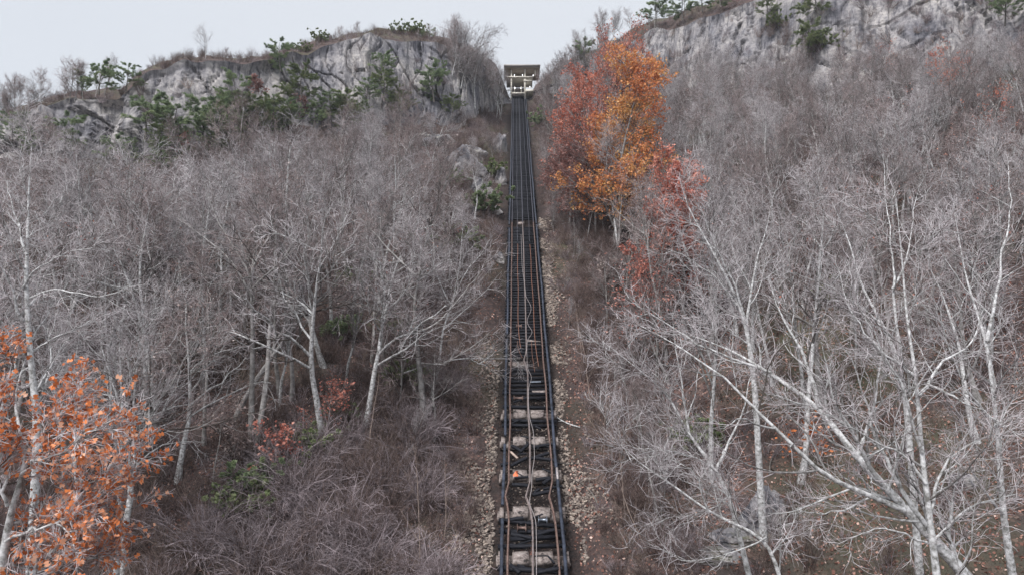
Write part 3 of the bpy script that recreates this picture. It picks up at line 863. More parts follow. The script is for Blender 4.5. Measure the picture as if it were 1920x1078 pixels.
for off, mt in ((-1.43, 'rust'), (0.0, 'rust_steel'), (1.45, 'rust')):
    ss = np.unique(np.r_[np.arange(-6, S_END + 2, 1.1), yk + np.array([-2.2, -1.2, 0, 1.6, 2.4]), srow(680) + np.array([-2, 0, 2])])
    pts = []
    for s_ in ss:
        dxk = np.interp(s_, yk + np.array([-2.2, -.6, 0, 1.6, 2.4]), [0, -.10, -.27, 0, 0], left=0, right=0)
        if off == 0: dxk = dxk * 1.25 + np.interp(s_, srow(680) + np.array([-2, 0, 1.5]), [0, -.28, 0], left=0, right=0)
        dz = abs(dxk) * .3; wob = .035 * math.sin(s_ * .7 + off) if s_ < srow(660) else .012 * math.sin(s_ * .4)
        pts.append((off + dxk + wob, s_, .155 + dz))
    up_ = [p for p in pts if p[1] >= srow(425)]; lo_ = [p for p in pts if p[1] < srow(425)]
    link('rail', sweep(Geo(), lo_ + [(up_[0][0], up_[0][1] - .03, up_[0][2])], RAILP).mesh('rail', M[mt], False), track)
    link('rail', sweep(Geo(), up_, RAILP).mesh('rail', M['rust_upper'], False), track)
# thin guide rails of the haulage cables, upper track only
for px_, r0_ in ((-.73, 655), (.80, 690)):
    ss = np.arange(srow(r0_), S_END + 1, 1.0)
    pts = [(px_ + .03 * math.sin(s_ * .5 + px_) + (0.16 * math.exp(-(s_ - ss[0]) / 2.0)), s_, .17) for s_ in ss]
    for seg, mt in (([p for p in pts if p[1] < srow(460)], 'rustcable'), ([p for p in pts if p[1] >= srow(460)], 'rust_upper')):
        link('haulage_cable', sweep(Geo(), seg, [(-.028, 0), (.028, 0), (.028, .06), (-.028, .06)]).mesh('haulage_cable', M[mt]), track)
# guard beams along the tie ends
def beam(off, ra, rb, mat='beam', h=.17, w=.19):
    ss = np.linspace(srow(ra), srow(rb), max(4, int((srow(rb) - srow(ra)) / 1.6)))
    pts = [(off + .03 * math.sin(s_ * .33 + off) + rng.normal(0, .008), s_, .15 + rng.normal(0, .006)) for s_ in ss]
    link('guard_beam', sweep(Geo(), pts, [(-w / 2, 0), (w / 2, 0), (w / 2, h), (-w / 2, h)]).mesh('guard_beam', M[mat]), track)
beam(-1.79, 1130, 978); beam(-1.80, 952, 838); beam(-1.79, 822, 640); beam(-1.79, 632, 432); beam(-1.78, 425, 185)
beam(1.80, 1130, 905); beam(1.80, 903, 884); beam(1.80, 882, 425); beam(1.79, 423, 185)
o_ = link('splice_plate', Geo().box((1.80, (srow(905) + srow(883)) / 2, .335), (.15, srow(883) - srow(905), .02)).mesh('splice_plate', M['cable']), track)
# ties
tie_me = []
for k in range(6):
    g = Geo(); g.box((0, 0, 0), (4.05, .21, .20), jit=.012)
    if k >= 4: g = Geo(); g.box((-.35 if k == 4 else .3, 0, 0), (3.2, .19, .17), jit=.03)
    tie_me.append(g.mesh('tie', M['char']))
tie_up = [Geo().box((0, 0, 0), (3.55, .22, .18), jit=.01).mesh('tie', M['char']) for _ in range(3)]
conc_rows = [(775, 1), (826, 1), (889, 1), (960, 1), (1045, 1)]
for k in range(26):                 # burnt stubs and splinters between the footings
    a = tl(rng.uniform(955, 1045), rng.uniform(735, 1075), .08); an = rng.normal(0, .5); L = rng.uniform(.4, 1.3); w_ = rng.uniform(.03, .08)
    g = Geo(); sweep(g, [(-L / 2 * math.cos(an), -L / 2 * math.sin(an), 0), (0, 0, .03), (L / 2 * math.cos(an), L / 2 * math.sin(an), .02)], [(-w_, -w_), (w_, -w_), (w_, w_), (-w_, w_ * .8)])
    tag(link('charred_stub', g.mesh('charred_stub', M['char']), None, TM @ a, track.rotation_euler), 'short charred splinter of timber lying in the burnt stretch of track', 'charred timber', 'charred splinters between the footings')
s_ = -5.0; nt_ = 0
gaps = [(1062, 1031), (978, 943), (943, 906), (906, 874), (868, 838), (838, 812), (784, 763), (690, 674), (428, 414)]
while s_ < S_END:
    row_like = None
    ingap = any(srow(a) < s_ < srow(b) for a, b in gaps)
    low = s_ < srow(738)
    if not ingap and not (low and rng.random() < .22):
        up = s_ > srow(350)
        me = tie_up[rng.integers(3)] if up else tie_me[rng.integers(0, 6 if low else 4)]
        link('tie', me, track, (rng.normal(0, .045), s_ + rng.normal(0, .02), .05 + rng.normal(0, .012) - (rng.random() * .1 if low else 0)),
             (rng.normal(0, .05), rng.normal(0, .01 if not low else .03), rng.normal(0, .008 if not low else .05)))
        nt_ += 1
    s_ += .60
print('ties', nt_)
# sill walls under the burnt-out stretch, one thing each
where = {775: 'uppermost', 826: 'second from the top', 889: 'with an orange paint mark', 960: 'below the buckled rails', 1045: 'lowest'}
for row, _ in conc_rows:
    c = tl(1000 - (1078 - row) * .03, row, 0)
    w_ = TM @ Vector((0, c.y, -.2))
    root = empty('concrete_footing', w_, track.rotation_euler)
    tag(root, f'scorched pale concrete footing across the track, {where[row]}', 'concrete footing', 'concrete footings exposed under the burnt ties')
    for x0, x1 in ((-1.18, -.22), (.16, 1.15)):
        g = Geo(); g.box(((x0 + x1) / 2, 0, .08), (x1 - x0, .78, .42), jit=.025); link('block', g.mesh('block', M['concrete']), root)
    for x0 in (-1.88, 1.98):
        g = Geo(); g.box((x0, 0, .02), (.26, .8, .5), jit=.02); link('pier', g.mesh('pier', M['concrete']), root)
    g = Geo(); g.box((0, 0.05, -.22), (4.3, .7, .3), jit=.02); link('base', g.mesh('base', M['concrete']), root)
    if row == 889:
        link('paint_mark', Geo().box((-1.0, -.02, .297), (.34, .55, .008), jit=.004).mesh('paint_mark', M['orange_paint']), root)
for px, row, wd in ((1000, 643, 1.3), (971, 683, 1.7), (976, 420, 1.0), (1012, 735, 1.2)):
    p = TM @ tl(px, row, -.05)
    tag(link('concrete_slab', Geo().box((0, 0, 0), (wd, .7, .25), jit=.04).mesh('concrete_slab', M['concrete']), None, p, track.rotation_euler),
        {643: 'brown stained concrete slab showing between ties right of the middle rail', 683: 'low stained concrete slab left of the bent middle rail under a fallen branch', 420: 'small concrete slab in the gap between two runs of ties far up the track', 735: 'short grey concrete strip lying right of the middle rail'}[row], 'concrete slab')
# cable rollers
def roller(px, row, wd, mat, lab):
    p = TM @ tl(px, row, .2); root = empty('cable_roller', p, track.rotation_euler); tag(root, lab, 'cable roller')
    g = Geo(); a = np.linspace(0, 2 * np.pi, 13)[:-1]; xs = np.array([-.5, -.42, 0, .42, .5]) * wd; rr = [.15, .10, .075, .10, .15]
    v = np.array([[[x, r_ * math.cos(t), r_ * math.sin(t)] for t in a] for x, r_ in zip(xs, rr)])
    q = [[i * 12 + j, i * 12 + (j + 1) % 12, (i + 1) * 12 + (j + 1) % 12, (i + 1) * 12 + j] for i in range(4) for j in range(12)]
    g.add(v.reshape(-1, 3), q); link('drum', g.mesh('drum', M[mat], True), root)
    for sx in (-1, 1):
        link('bracket', Geo().box((sx * wd * .56, 0, -.04), (.04, .46, .30), jit=.004).mesh('bracket', M[mat]), root)
    link('base_plate', Geo().box((0, 0, -.21), (wd * 1.25, .3, .035)).mesh('base_plate', M['char']), root)
roller(1017.5, 974, .46, 'steel', 'shiny grey steel cable roller right of the bent middle rail')
roller(978, 989, .46, 'rust', 'dull rusty cable roller lying left of the middle rail')
roller(972, 746, .62, 'orange_rust' if 'orange_rust' in M else 'rust', 'reddish rusty cable roller on the burnt ties above the concrete footings')
roller(973, 611, .42, 'rust', 'small rusty cable roller between left and middle rail halfway up')
# loose charred timbers
TIM = [((360, 200), (430, 240)), ((415, 245), (470, 190)), ((478, 292), (612, 250)), ((355, 335), (462, 282)), ((500, 212), (645, 188)), ((330, 706), (440, 690)),
       ((500, 532), (632, 508)), ((522, 432), (612, 420)), ((570, 456), (622, 424)), ((350, 1008), (412, 1062)), ((356, 800), (505, 828)), ((505, 280), (650, 300)), ((362, 462), (470, 470)),
       ((520, 1062), (700, 1030)), ((285, 330), (350, 318)), ((520, 805), (650, 770))]
for i, ((ax, ay), (bx, by)) in enumerate(TIM):
    a = tl(860 + ax / 3.618, 780 + ay / 3.618, .12); b = tl(860 + bx / 3.618, 780 + by / 3.618, .18)
    g = Geo(); sweep(g, [a - a, (b - a) * .5 + Vector((0, 0, .02)), b - a], [(-.1, -.09), (.09, -.1), (.1, .08), (-.08, .1)])
    o = link('charred_timber', g.mesh('charred_timber', M['char']), None, TM @ a, track.rotation_euler)
    tag(o, 'loose charred timber lying askew among the broken ties near the footings', 'charred timber', 'loose charred timbers in the burnt stretch of track')
for (ax, ay), (bx, by), mt, lb in (((352, 240), (400, 285), 'sapling', 'unburnt tan timber stub lying among black timbers below a footing'), ((555, 731), (640, 729), 'steel', 'pale grey metal strip across the ties right of middle rail')):
    if mt == 'steel': a = tl(860 + ax / 4.15, 540 + ay / 4.15, .2); b = tl(860 + bx / 4.15, 540 + by / 4.15, .2)
    else: a = tl(860 + ax / 3.618, 780 + ay / 3.618, .15); b = tl(860 + bx / 3.618, 780 + by / 3.618, .2)
    g = Geo(); sweep(g, [a - a, (b - a) * .5, b - a], [(-.07, -.05), (.07, -.05), (.07, .06), (-.07, .05)])
    tag(link('timber_stub' if mt != 'steel' else 'metal_strip', g.mesh('debris', M[mt]), None, TM @ a, track.rotation_euler), lb, 'debris')
# slack cable, wriggling down the middle of the track
def cable(name, pts, h, r, mat, lab):
    L_ = [tl(x, y, h) for x, y in pts]; p = np.array([tuple(TM @ v) for v in L_]); pa, ra = path_of([(*q, r) for q in p], 5 * len(p))
    g = Geo(); tubes(g, pa, ra, 5); tag(link(name, g.mesh(name, M[mat], True)), lab, 'cable')
z3 = lambda x, y: (860 + x / 4.15, 540 + y / 4.15)
z4 = lambda x, y: (860 + x / 3.618, 780 + y / 3.618)
cable('slack_cable', [(977, 440), (979, 500)] + [z3(*p) for p in ((516, 0), (524, 70), (560, 130), (566, 170), (530, 245), (540, 290), (578, 335), (566, 365), (537, 390), (530, 470), (534, 620), (552, 660), (575, 690), (560, 725), (545, 760), (543, 900), (552, 1010))]
      + [z4(*p) for p in ((480, 10), (508, 100), (515, 290), (497, 380), (494, 520), (470, 580), (500, 640), (525, 700), (528, 900), (528, 1120))], .3, .022, 'cable', 'thin pale slack cable wriggling down along the middle rail')
cable('rusty_cable', [z3(*p) for p in ((458, 410), (460, 455), (475, 500), (495, 540))], .25, .02, 'rustcable', 'short bent rusty cable end left of the middle rail')
cable('hanging_cable', [z3(*p) for p in ((566, 410), (572, 520), (585, 600), (592, 650))] , .25, .02, 'rustcable', 'loose rusty cable end right of the middle rail')

# ------------------------------------------------------------------ stones
def rockmesh(seed, sub, blocky, mat, size=(1, 1, 1)):
    import bmesh
    bm = bmesh.new(); bmesh.ops.create_icosphere(bm, subdivisions=sub, radius=1.0)
    co = np.array([v.co[:] for v in bm.verts]); n = unit(co)
    r = np.random.default_rng(seed); d = 1 + .22 * fbm(n[:, 0] * 1.4 + seed, n[:, 1] * 1.4, n[:, 2] * 1.4, 3)
    for _ in range(blocky):                       # cleave with random planes
        pl = unit(r.normal(size=3)); lim = r.uniform(.55, .85) if blocky < 15 else r.uniform(.5, .92); pr = (n * d[:, None]) @ pl
        d = np.where(pr > lim, d * lim / np.maximum(pr, 1e-3), d)
    if sub > 3: d = d + .05 * fbm(n[:, 0] * 6, n[:, 1] * 6 + seed, n[:, 2] * 6, 3) - .09 * (np.abs(vnoise(n[:, 0] * 2.2 + seed, n[:, 1] * 2.2, n[:, 2] * 5)) < .07)
    co = n * d[:, None] * np.array(size)
    for v, c in zip(bm.verts, co): v.co = c
    me = bpy.data.meshes.new('stone'); bm.to_mesh(me); bm.free(); me.materials.append(mat); return me
stones = [rockmesh(k, 2, 6, M['stone'], (1, .8, .55)) for k in range(8)]
rng = np.random.default_rng(51)
sp = []
for _ in range(12000):
    side = 1 if rng.random() < .58 else -1; y = 36 + (60 if side > 0 else 30) * rng.random() ** 1.7
    off = (2.15 + abs(rng.normal(0, 1.7 if y < 55 else .8))) if side > 0 else (2.4 + abs(rng.normal(0, 1.5)))
    if fbm(y / 3.0, off / 1.2, side * 9.0, 2) < -.2 + .12 * (off > 3.2): continue
    x = trx(y) + side * off; s = (.06 + .15 * rng.random() ** 2.5) * (1.25 if y > 70 else 1)
    sp.append((s / y, x, y, s, side))
for _ in range(1300):
    y = 39 + 18 * rng.random(); x = trx(y) + rng.uniform(-1.7, 1.7); sp.append((.02 / y, x, y, .03 + .09 * rng.random() ** 3, 0))
sp.sort(key=lambda a: -a[0])
for (_, x, y, s, side) in sp[:240]:
    o = link('stone', stones[rng.integers(8)], None, (x, y, float(hz(x, y)) + s * .3), (rng.uniform(-.5, .5), rng.uniform(-.5, .5), rng.uniform(0, 6.28)), (s, s, s))
    sd = 'right' if side > 0 else 'left'
    tag(o, f'pale angular stone lying in the stony strip along the {sd} side of the track', 'stone', f'larger stones along the {sd} side of the track')
rest = sp[240:]
scatter('gravel', [(a[1], a[2], float(hz(a[1], a[2])) + .2 * a[3]) for a in rest], stones, 'strip of loose stones and gravel along both sides of the track', 'gravel', [a[3] for a in rest], rng.uniform(0, 6.28, len(rest)), .5)

# rock outcrops and boulders
OUT = [(866, 330, 5.0, (1.2, .8, 1.1), 'tall pale fractured rock outcrop left of the upper track'), (828, 275, 4.0, (1.5, .9, .8), 'ledge of layered rock at the top of the left outcrop'),
       (900, 365, 3.2, (1, .8, 1.2), 'grey rock buttress just below the left outcrop'), (939, 345, 2.3, (.7, .8, 1.8), 'narrow upright rock pillar touching the left side of the upper track'),
       (938, 285, 2.6, (.7, .8, 2.0), 'rock pillar left of the track, just below the station'), (922, 400, 2.0, (1.1, .8, .8), 'low mossy rock left of the upper track'), (886, 292, 3.2, (1.1, .8, 1.0), 'broken rock face between the outcrop and the track'),
       (852, 392, 2.2, (1.5, .9, .6), 'half buried rock shelf below the left outcrop'), (790, 262, 2.6, (1.6, .9, .6), 'low rock ledge at the left end of the outcrop'),
       (935, 492, 1.7, (.8, .9, 1.0), 'flat grey rock slab leaning beside the left tie ends'),
       (1446, 1000, 2.3, (1.05, .8, 1.05), 'large lichen covered boulder at the lower right behind bare trunks'), (1388, 1025, 1.6, (1.2, .8, .8), 'rounded boulder left of the large lower right boulder'),
       (1340, 1050, 1.5, (1.4, .8, .55), 'low flat boulder at the bottom edge right of the track'), (1415, 515, .95, (1.2, .8, .75), 'small pale boulder among tree trunks on the right slope'),
       (1812, 905, 1.1, (1.2, .9, .7), 'half buried dark boulder under the right foreground trees'), (1010, 425, .5, (1, .8, .9), 'small pale stone block beside the right tie ends at the gap')]
for k, (px, row, r_, sz, lab) in enumerate(OUT):
    p = ground_hit(px, row)
    me = rockmesh(70 + k, 5, 24, M['boulder'], sz)
    nm = 'rock_outcrop' if row < 402 and r_ > 1.4 else 'boulder'
    me.name = nm
    tag(link(nm, me, None, (p.x, p.y + r_ * .3, p.z), (0, 0, rng.uniform(-.6, .6)), (r_, r_, r_)), lab, 'rock')

# ------------------------------------------------------------------ station at the top
YS = 178.0
st = empty('hilltop_station', tuple(P(971, 188, YS))); tag(st, 'open concrete station with cream columns and flat roof at the top of the track', 'station building')
so = np.array(st.location)
def sbox(name, x0, x1, r0, r1, d0, d1, mat, parent=st, jit=0):
    a = P(x0, r1, YS); b = P(x1, r0, YS); c = ((a[0] + b[0]) / 2, YS + (d0 + d1) / 2, (a[2] + b[2]) / 2)
    off = so if parent is st else np.array(parent['_o'])
    g = Geo(); g.box(np.array(c) - off, (b[0] - a[0], d1 - d0, b[2] - a[2]))
    o = link(name, g.mesh(name, M[mat]), parent); o['_o'] = list(map(float, so)); return o
roof = sbox('roof', 945, 1012.5, 126, 129.5, -1.2, 8, 'fascia')
sbox('fascia', 944.6, 1012.9, 125.6, 128.4, -1.35, -1.2, 'fascia', roof)
sbox('ceiling', 946, 1011.5, 129.6, 130.2, -1, 7.8, 'soffit')
sbox('back_wall', 957, 985, 146.8, 186, 7.0, 7.4, 'wallbrown')
for x0, x1, r0, r1 in ((957.6, 960.2, 130.3, 190), (983.0, 985.6, 130.3, 190)):
    sbox('column', x0, x1, r0, r1, 0, .5, 'cream')
sbox('column', 1002.3, 1004.6, 130.3, 143.6, 0, .4, 'cream'); sbox('column', 957.8, 960, 130.3, 188, 6, 6.4, 'cream'); sbox('column', 983.2, 985.4, 130.3, 188, 6, 6.4, 'cream')
sbox('floor_slab', 949.5, 999, 144.2, 146.4, -.25, 6.8, 'cream')
sbox('floor_slab', 981.5, 997.5, 151.2, 153.0, -.2, 3.5, 'cream')
sbox('landing', 985.7, 1000, 169.4, 173.2, -.3, 5.5, 'cream')
sbox('platform', 960.3, 982.9, 174.6, 177.2, -.3, 5.5, 'cream')
sbox('door_opening', 965, 977, 163.5, 173.8, 3.6, 3.8, 'glass')
for x in (964.2, 976.6): sbox('post', x, x + 1.3, 161.5, 174.4, .3, .5, 'cream')
for x in (988.5, 992.0, 996.0): sbox('railing_post', x, x + .5, 164.5, 169.3, 0, .08, 'cream')
sbox('handrail', 986, 999, 164.2, 164.8, 0, .08, 'cream')
w_ = sbox('window', 967, 982, 138.6, 143.8, 5.2, 5.4, 'glass'); sbox('window', 987, 999, 138.6, 143.8, 5.2, 5.4, 'glass')
for x, r in ((964.6, 138.4), (979.8, 138.2), (1000.0, 138.6), (965.6, 165.4), (976.4, 165.6), (993.4, 163.2)):
    sbox('lamp', x - .45, x + .45, r - .8, r + .8, 1.0 if r < 150 else .05, 1.4 if r < 150 else .28, 'lamp')
sbox('buffer', 961, 983, 180, 184, .5, 1.2, 'char')
for o in list(bpy.data.objects):
    if '_o' in o: del o['_o']

# ------------------------------------------------------------------ hand-placed trees
def hero(name, label, cat, trunk, limbs, seed, mats, nb=9, nl=7, blen=.42, leaf=None, group=None, density=1.0, am=1.3):
    rng = np.random.default_rng(seed)
    tp = [(*P(a, b, c), r) for a, b, c, r in trunk]
    x, y, z, r = tp[0]; gz = float(hz(x, y)) - .3
    if z > gz + .3: tp = [(x + .2, y, gz, r * 1.5), (x + .1, y, (gz * .55 + z * .45), r * 1.15)] + tp
    base = np.array([tp[0][0], tp[0][1], tp[0][2]])
    root = empty(name, base); tag(root, label, cat, group)
    T_p, T_r = path_of(tp, 4 * len(tp)); T_p = T_p - base
    g = Geo(); tubes(g, T_p, T_r, 10); link('trunk', g.mesh('trunk', mats[0], True), root)
    LP, LR = [], []
    for l in limbs:
        q = [(*P(a, b, c), r) for a, b, c, r in l]; p_, r_ = path_of(q, 14); p_ = p_ - base
        w__ = np.cumsum(rng.normal(0, .05, p_[0].shape), 0); w__ -= np.linspace(0, 1, 14)[:, None] * w__[-1]; p_[0] += w__ * 1.0
        g = Geo(); tubes(g, p_, r_, 8); link('limb', g.mesh('limb', mats[0], True), root); LP.append(p_); LR.append(r_)
    kx = len(tp); 
    TL = grow(T_p, T_r, nl + 4, (.42, 1), (25, 60), .19, 14, .12, .06, .5, rng, .2)
    AP = np.concatenate(LP + [TL[0]]); AR = np.concatenate(LR + [TL[1]])
    b1 = grow(AP, AR, nb + 2, (.10, 1.0), (22, 62), blen, 9, .15, .05, .62, rng, .28, lenpow=.45, absmin=am, rmin=.016)
    b2 = grow(*b1, 6, (.15, 1), (25, 60), .5, 5, .17, .04, .62, rng, .35, absmin=am * .6, rmin=.010)
    b3 = grow(*b2, int(2 * density), (.15, 1), (20, 55), .55, 4, .16, .03, .65, rng, .45, absmin=.3, rmin=.007)
    g = Geo(); tubes(g, *TL, 6, 0); tubes(g, *b1, 5, 0); link('branches', g.mesh('branches', [mats[0]], True), root)
    g = Geo(); tubes(g, *b2, 4, 0); tubes(g, *b3, 3, 0); link('twigs', g.mesh('twigs', [mats[1]]), root)
    return root, base, b1, b2, b3
PALE = (M['paletrunk'], M['paletwig'])
R = lambda pts, r0, r1: [(*p, .72 * (r0 + (.35 * r1 - r0) * (i / (len(pts) - 1)) ** .75)) for i, p in enumerate(pts)]
hero('leaning_tree', 'large pale grey leafless tree leaning left, nearest in the lower right corner', 'tree',
     R([(1880, 1165, 26.5), (1795, 1060, 27), (1700, 955, 27.5), (1605, 855, 28), (1535, 762, 29), (1445, 700, 30), (1370, 655, 31), (1300, 630, 32)], .40, .05),
     [R([(1700, 955, 27.5), (1650, 905, 27), (1600, 800, 26.5), (1560, 720, 26), (1540, 640, 26)], .19, .03), R([(1535, 762, 29), (1520, 700, 29), (1470, 600, 30), (1440, 520, 31)], .17, .03),
      R([(1640, 930, 27.6), (1560, 965, 27), (1480, 962, 26)], .07, .02), R([(1700, 955, 27.3), (1560, 900, 27), (1440, 790, 27), (1340, 690, 27.5), (1270, 640, 28), (1200, 610, 28.5)], .16, .03), R([(1760, 1020, 27), (1690, 900, 27.5), (1640, 800, 28), (1620, 700, 28.5), (1560, 620, 29)], .16, .03), R([(1605, 855, 28), (1640, 760, 29), (1650, 660, 30), (1640, 560, 31)], .12, .03),
      R([(1445, 700, 30), (1330, 660, 31), (1240, 600, 32), (1180, 560, 33)], .09, .02), R([(1760, 1020, 27), (1640, 985, 26), (1590, 1010, 25.5)], .07, .02)], 1, PALE)
hero('forked_tree', 'upright pale leafless tree with many forks standing behind the leaning tree', 'tree',
     R([(1762, 1125, 25.5), (1745, 985, 25.5), (1728, 850, 25.6), (1718, 705, 26), (1700, 600, 26.5), (1690, 470, 27), (1680, 370, 27.5)], .20, .04),
     [R([(1735, 905, 25.5), (1710, 850, 25.5), (1650, 830, 25.2), (1570, 785, 24.8), (1520, 760, 24.5)], .09, .02), R([(1722, 740, 25.8), (1765, 690, 26), (1822, 645, 26.5), (1850, 560, 27)], .10, .02),
      R([(1745, 985, 25.5), (1755, 905, 25.5), (1790, 850, 25.8), (1850, 815, 26), (1910, 790, 26)], .10, .025), R([(1715, 700, 26), (1650, 660, 26), (1600, 590, 26.4), (1570, 500, 27)], .09, .02),
      R([(1728, 845, 25.5), (1680, 700, 25), (1640, 640, 25), (1600, 560, 25)], .08, .02), R([(1740, 720, 25.8), (1830, 770, 25), (1930, 820, 24.6)], .07, .03)], 2, PALE)
hero('bare_tree', 'pale leafless tree whose crown spreads over the right photo edge', 'tree',
     R([(1905, 1120, 29), (1880, 960, 29), (1870, 800, 29.5), (1850, 640, 30), (1810, 520, 31), (1790, 400, 32)], .24, .05),
     [R([(1870, 800, 29.5), (1810, 740, 29), (1760, 640, 29), (1745, 540, 29)], .10, .02), R([(1850, 640, 30), (1880, 520, 30), (1900, 400, 31), (1890, 300, 32)], .11, .03), R([(1880, 960, 29), (1820, 880, 28.5), (1790, 760, 28)], .09, .02)], 3, PALE)
hero('bare_tree', 'leafless tree with a fork of pale limbs in the middle of the right slope', 'tree',
     R([(1700, 760, 35), (1690, 690, 35), (1655, 605, 35.5), (1615, 540, 36), (1592, 450, 37), (1560, 380, 38)], .20, .05),
     [R([(1690, 690, 35), (1680, 590, 35), (1672, 490, 35.5), (1662, 390, 36), (1655, 290, 37)], .14, .03), R([(1655, 605, 35.5), (1590, 560, 36), (1520, 520, 36), (1460, 500, 36)], .08, .02),
      R([(1676, 540, 35), (1710, 470, 35), (1712, 400, 36), (1740, 320, 37)], .08, .02)], 4, PALE)
hero('bare_tree', 'leafless tree with twin trunks fanning up left beside the red leaved tree', 'tree',
     R([(1415, 720, 40), (1398, 600, 40), (1372, 540, 40), (1330, 460, 40.5), (1292, 395, 41), (1275, 340, 42)], .22, .05),
     [R([(1395, 590, 40), (1370, 520, 39.5), (1330, 440, 39), (1310, 380, 39)], .11, .03), R([(1385, 570, 40), (1350, 520, 40), (1280, 480, 40), (1240, 465, 40)], .08, .02), R([(1400, 610, 40), (1420, 520, 41), (1440, 430, 42), (1460, 330, 43)], .13, .03)], 5, PALE)
hero('bare_tree', 'leafless tree leaning left over the stony strip at lower right of the track', 'tree',
     R([(1412, 1110, 33), (1368, 930, 33), (1345, 885, 33), (1292, 815, 33.5), (1250, 735, 34), (1195, 690, 35), (1130, 640, 36)], .19, .04),
     [R([(1292, 815, 33.5), (1275, 720, 34), (1268, 650, 34.5), (1260, 580, 35)], .09, .02), R([(1345, 885, 33), (1280, 850, 32.5), (1210, 850, 32), (1140, 880, 32)], .07, .02),
      R([(1368, 930, 33), (1310, 960, 32), (1240, 1010, 31.5)], .05, .015), R([(1345, 880, 33), (1400, 760, 34), (1420, 660, 35)], .10, .02)], 6, PALE)
hero('bare_tree', 'leafless tree crossing many thin limbs low beside the bottom right boulders', 'tree',
     R([(1480, 1140, 30), (1440, 1010, 30), (1330, 960, 30.5), (1250, 900, 31), (1200, 870, 31.5), (1130, 800, 32)], .14, .03),
     [R([(1330, 960, 30.5), (1300, 880, 30), (1220, 840, 30)], .06, .015), R([(1440, 1010, 30), (1400, 1040, 29.5), (1300, 1060, 29), (1200, 1010, 29)], .06, .015)], 7, PALE)
hero('sycamore_tree', 'tall white barked leafless tree standing behind orange leaves at left edge', 'tree',
     R([(72, 800, 33), (58, 680, 33), (48, 540, 33), (52, 440, 33.5), (54, 340, 34), (60, 270, 35)], .26, .04),
     [R([(50, 600, 33), (20, 540, 32.5), (-20, 450, 32)], .12, .04), R([(48, 540, 33), (75, 500, 32.5), (130, 470, 32), (200, 455, 31.5)], .09, .02), R([(56, 660, 33), (20, 620, 32), (-30, 560, 31.5)], .14, .05),
      R([(50, 480, 33), (30, 400, 33.5), (10, 330, 34)], .09, .02), R([(52, 560, 33), (110, 540, 32), (190, 560, 31), (250, 530, 30.5)], .08, .02)], 8, PALE)
hero('gnarled_tree', 'dark gnarled tree with twisting white limbs left of the track', 'tree',
     R([(792, 740, 52), (782, 650, 52), (775, 570, 52), (790, 500, 52.5), (770, 430, 53)], .34, .09),
     [R([(780, 600, 52), (740, 590, 51.5), (690, 570, 51), (620, 565, 50.5), (545, 575, 50)], .11, .02), R([(782, 640, 52), (768, 600, 51.5), (760, 580, 51), (740, 620, 50.5)], .10, .03),
      R([(785, 620, 52), (820, 610, 52), (850, 570, 52), (900, 500, 52.5), (925, 470, 53)], .12, .02), R([(782, 520, 52), (730, 470, 52), (690, 420, 52), (640, 385, 52)], .12, .02),
      R([(790, 680, 52), (840, 680, 51.5), (900, 640, 51.5), (930, 610, 52)], .09, .02), R([(780, 560, 52), (700, 520, 52), (640, 500, 51.5), (590, 440, 51)], .09, .02)], 9, (M['trunk'], M['paletwig']))
hero('bare_tree', 'leafless tree with pale curving limbs reaching toward the track at left', 'tree',
     R([(806, 760, 54), (822, 690, 54), (830, 620, 54), (850, 560, 54.5), (862, 500, 55), (868, 420, 56)], .2, .05),
     [R([(830, 620, 54), (880, 570, 54), (910, 545, 54), (940, 510, 54.5)], .07, .02), R([(850, 560, 54.5), (862, 520, 54), (905, 470, 54), (925, 440, 54.5)], .08, .02), R([(845, 570, 54), (815, 500, 54), (800, 430, 55)], .08, .02)], 10, PALE)
hero('bare_tree', 'leafless tree with a wide grey crown above the straight trunks at left', 'tree',
     R([(470, 860, 47), (472, 740, 47), (474, 620, 47), (470, 530, 47), (480, 450, 47.5), (490, 370, 48)], .34, .07),
     [R([(472, 560, 47), (440, 500, 46.5), (380, 440, 46), (320, 400, 46)], .14, .02), R([(474, 540, 47), (530, 490, 46.5), (560, 440, 46), (580, 410, 46)], .13, .02), R([(470, 520, 47), (430, 530, 46), (390, 530, 45.5), (350, 580, 45)], .08, .02),
      R([(475, 500, 47), (520, 400, 47.5), (540, 330, 48)], .12, .02), R([(472, 520, 47), (400, 400, 48), (380, 330, 49)], .12, .02)], 11, (M['trunk'], M['paletwig']))
# tree fallen against the left of the track
hero('fallen_tree', 'pale fallen tree lying across the left tie ends of the track', 'fallen tree',
     R([(740, 705, 55), (800, 685, 55.5), (860, 672, 56), (920, 672, 56.5), (975, 672, 57)], .13, .05), [R([(880, 672, 56), (915, 690, 55.5), (935, 700, 55)], .04, .015)], 12, PALE, nb=3, nl=1)

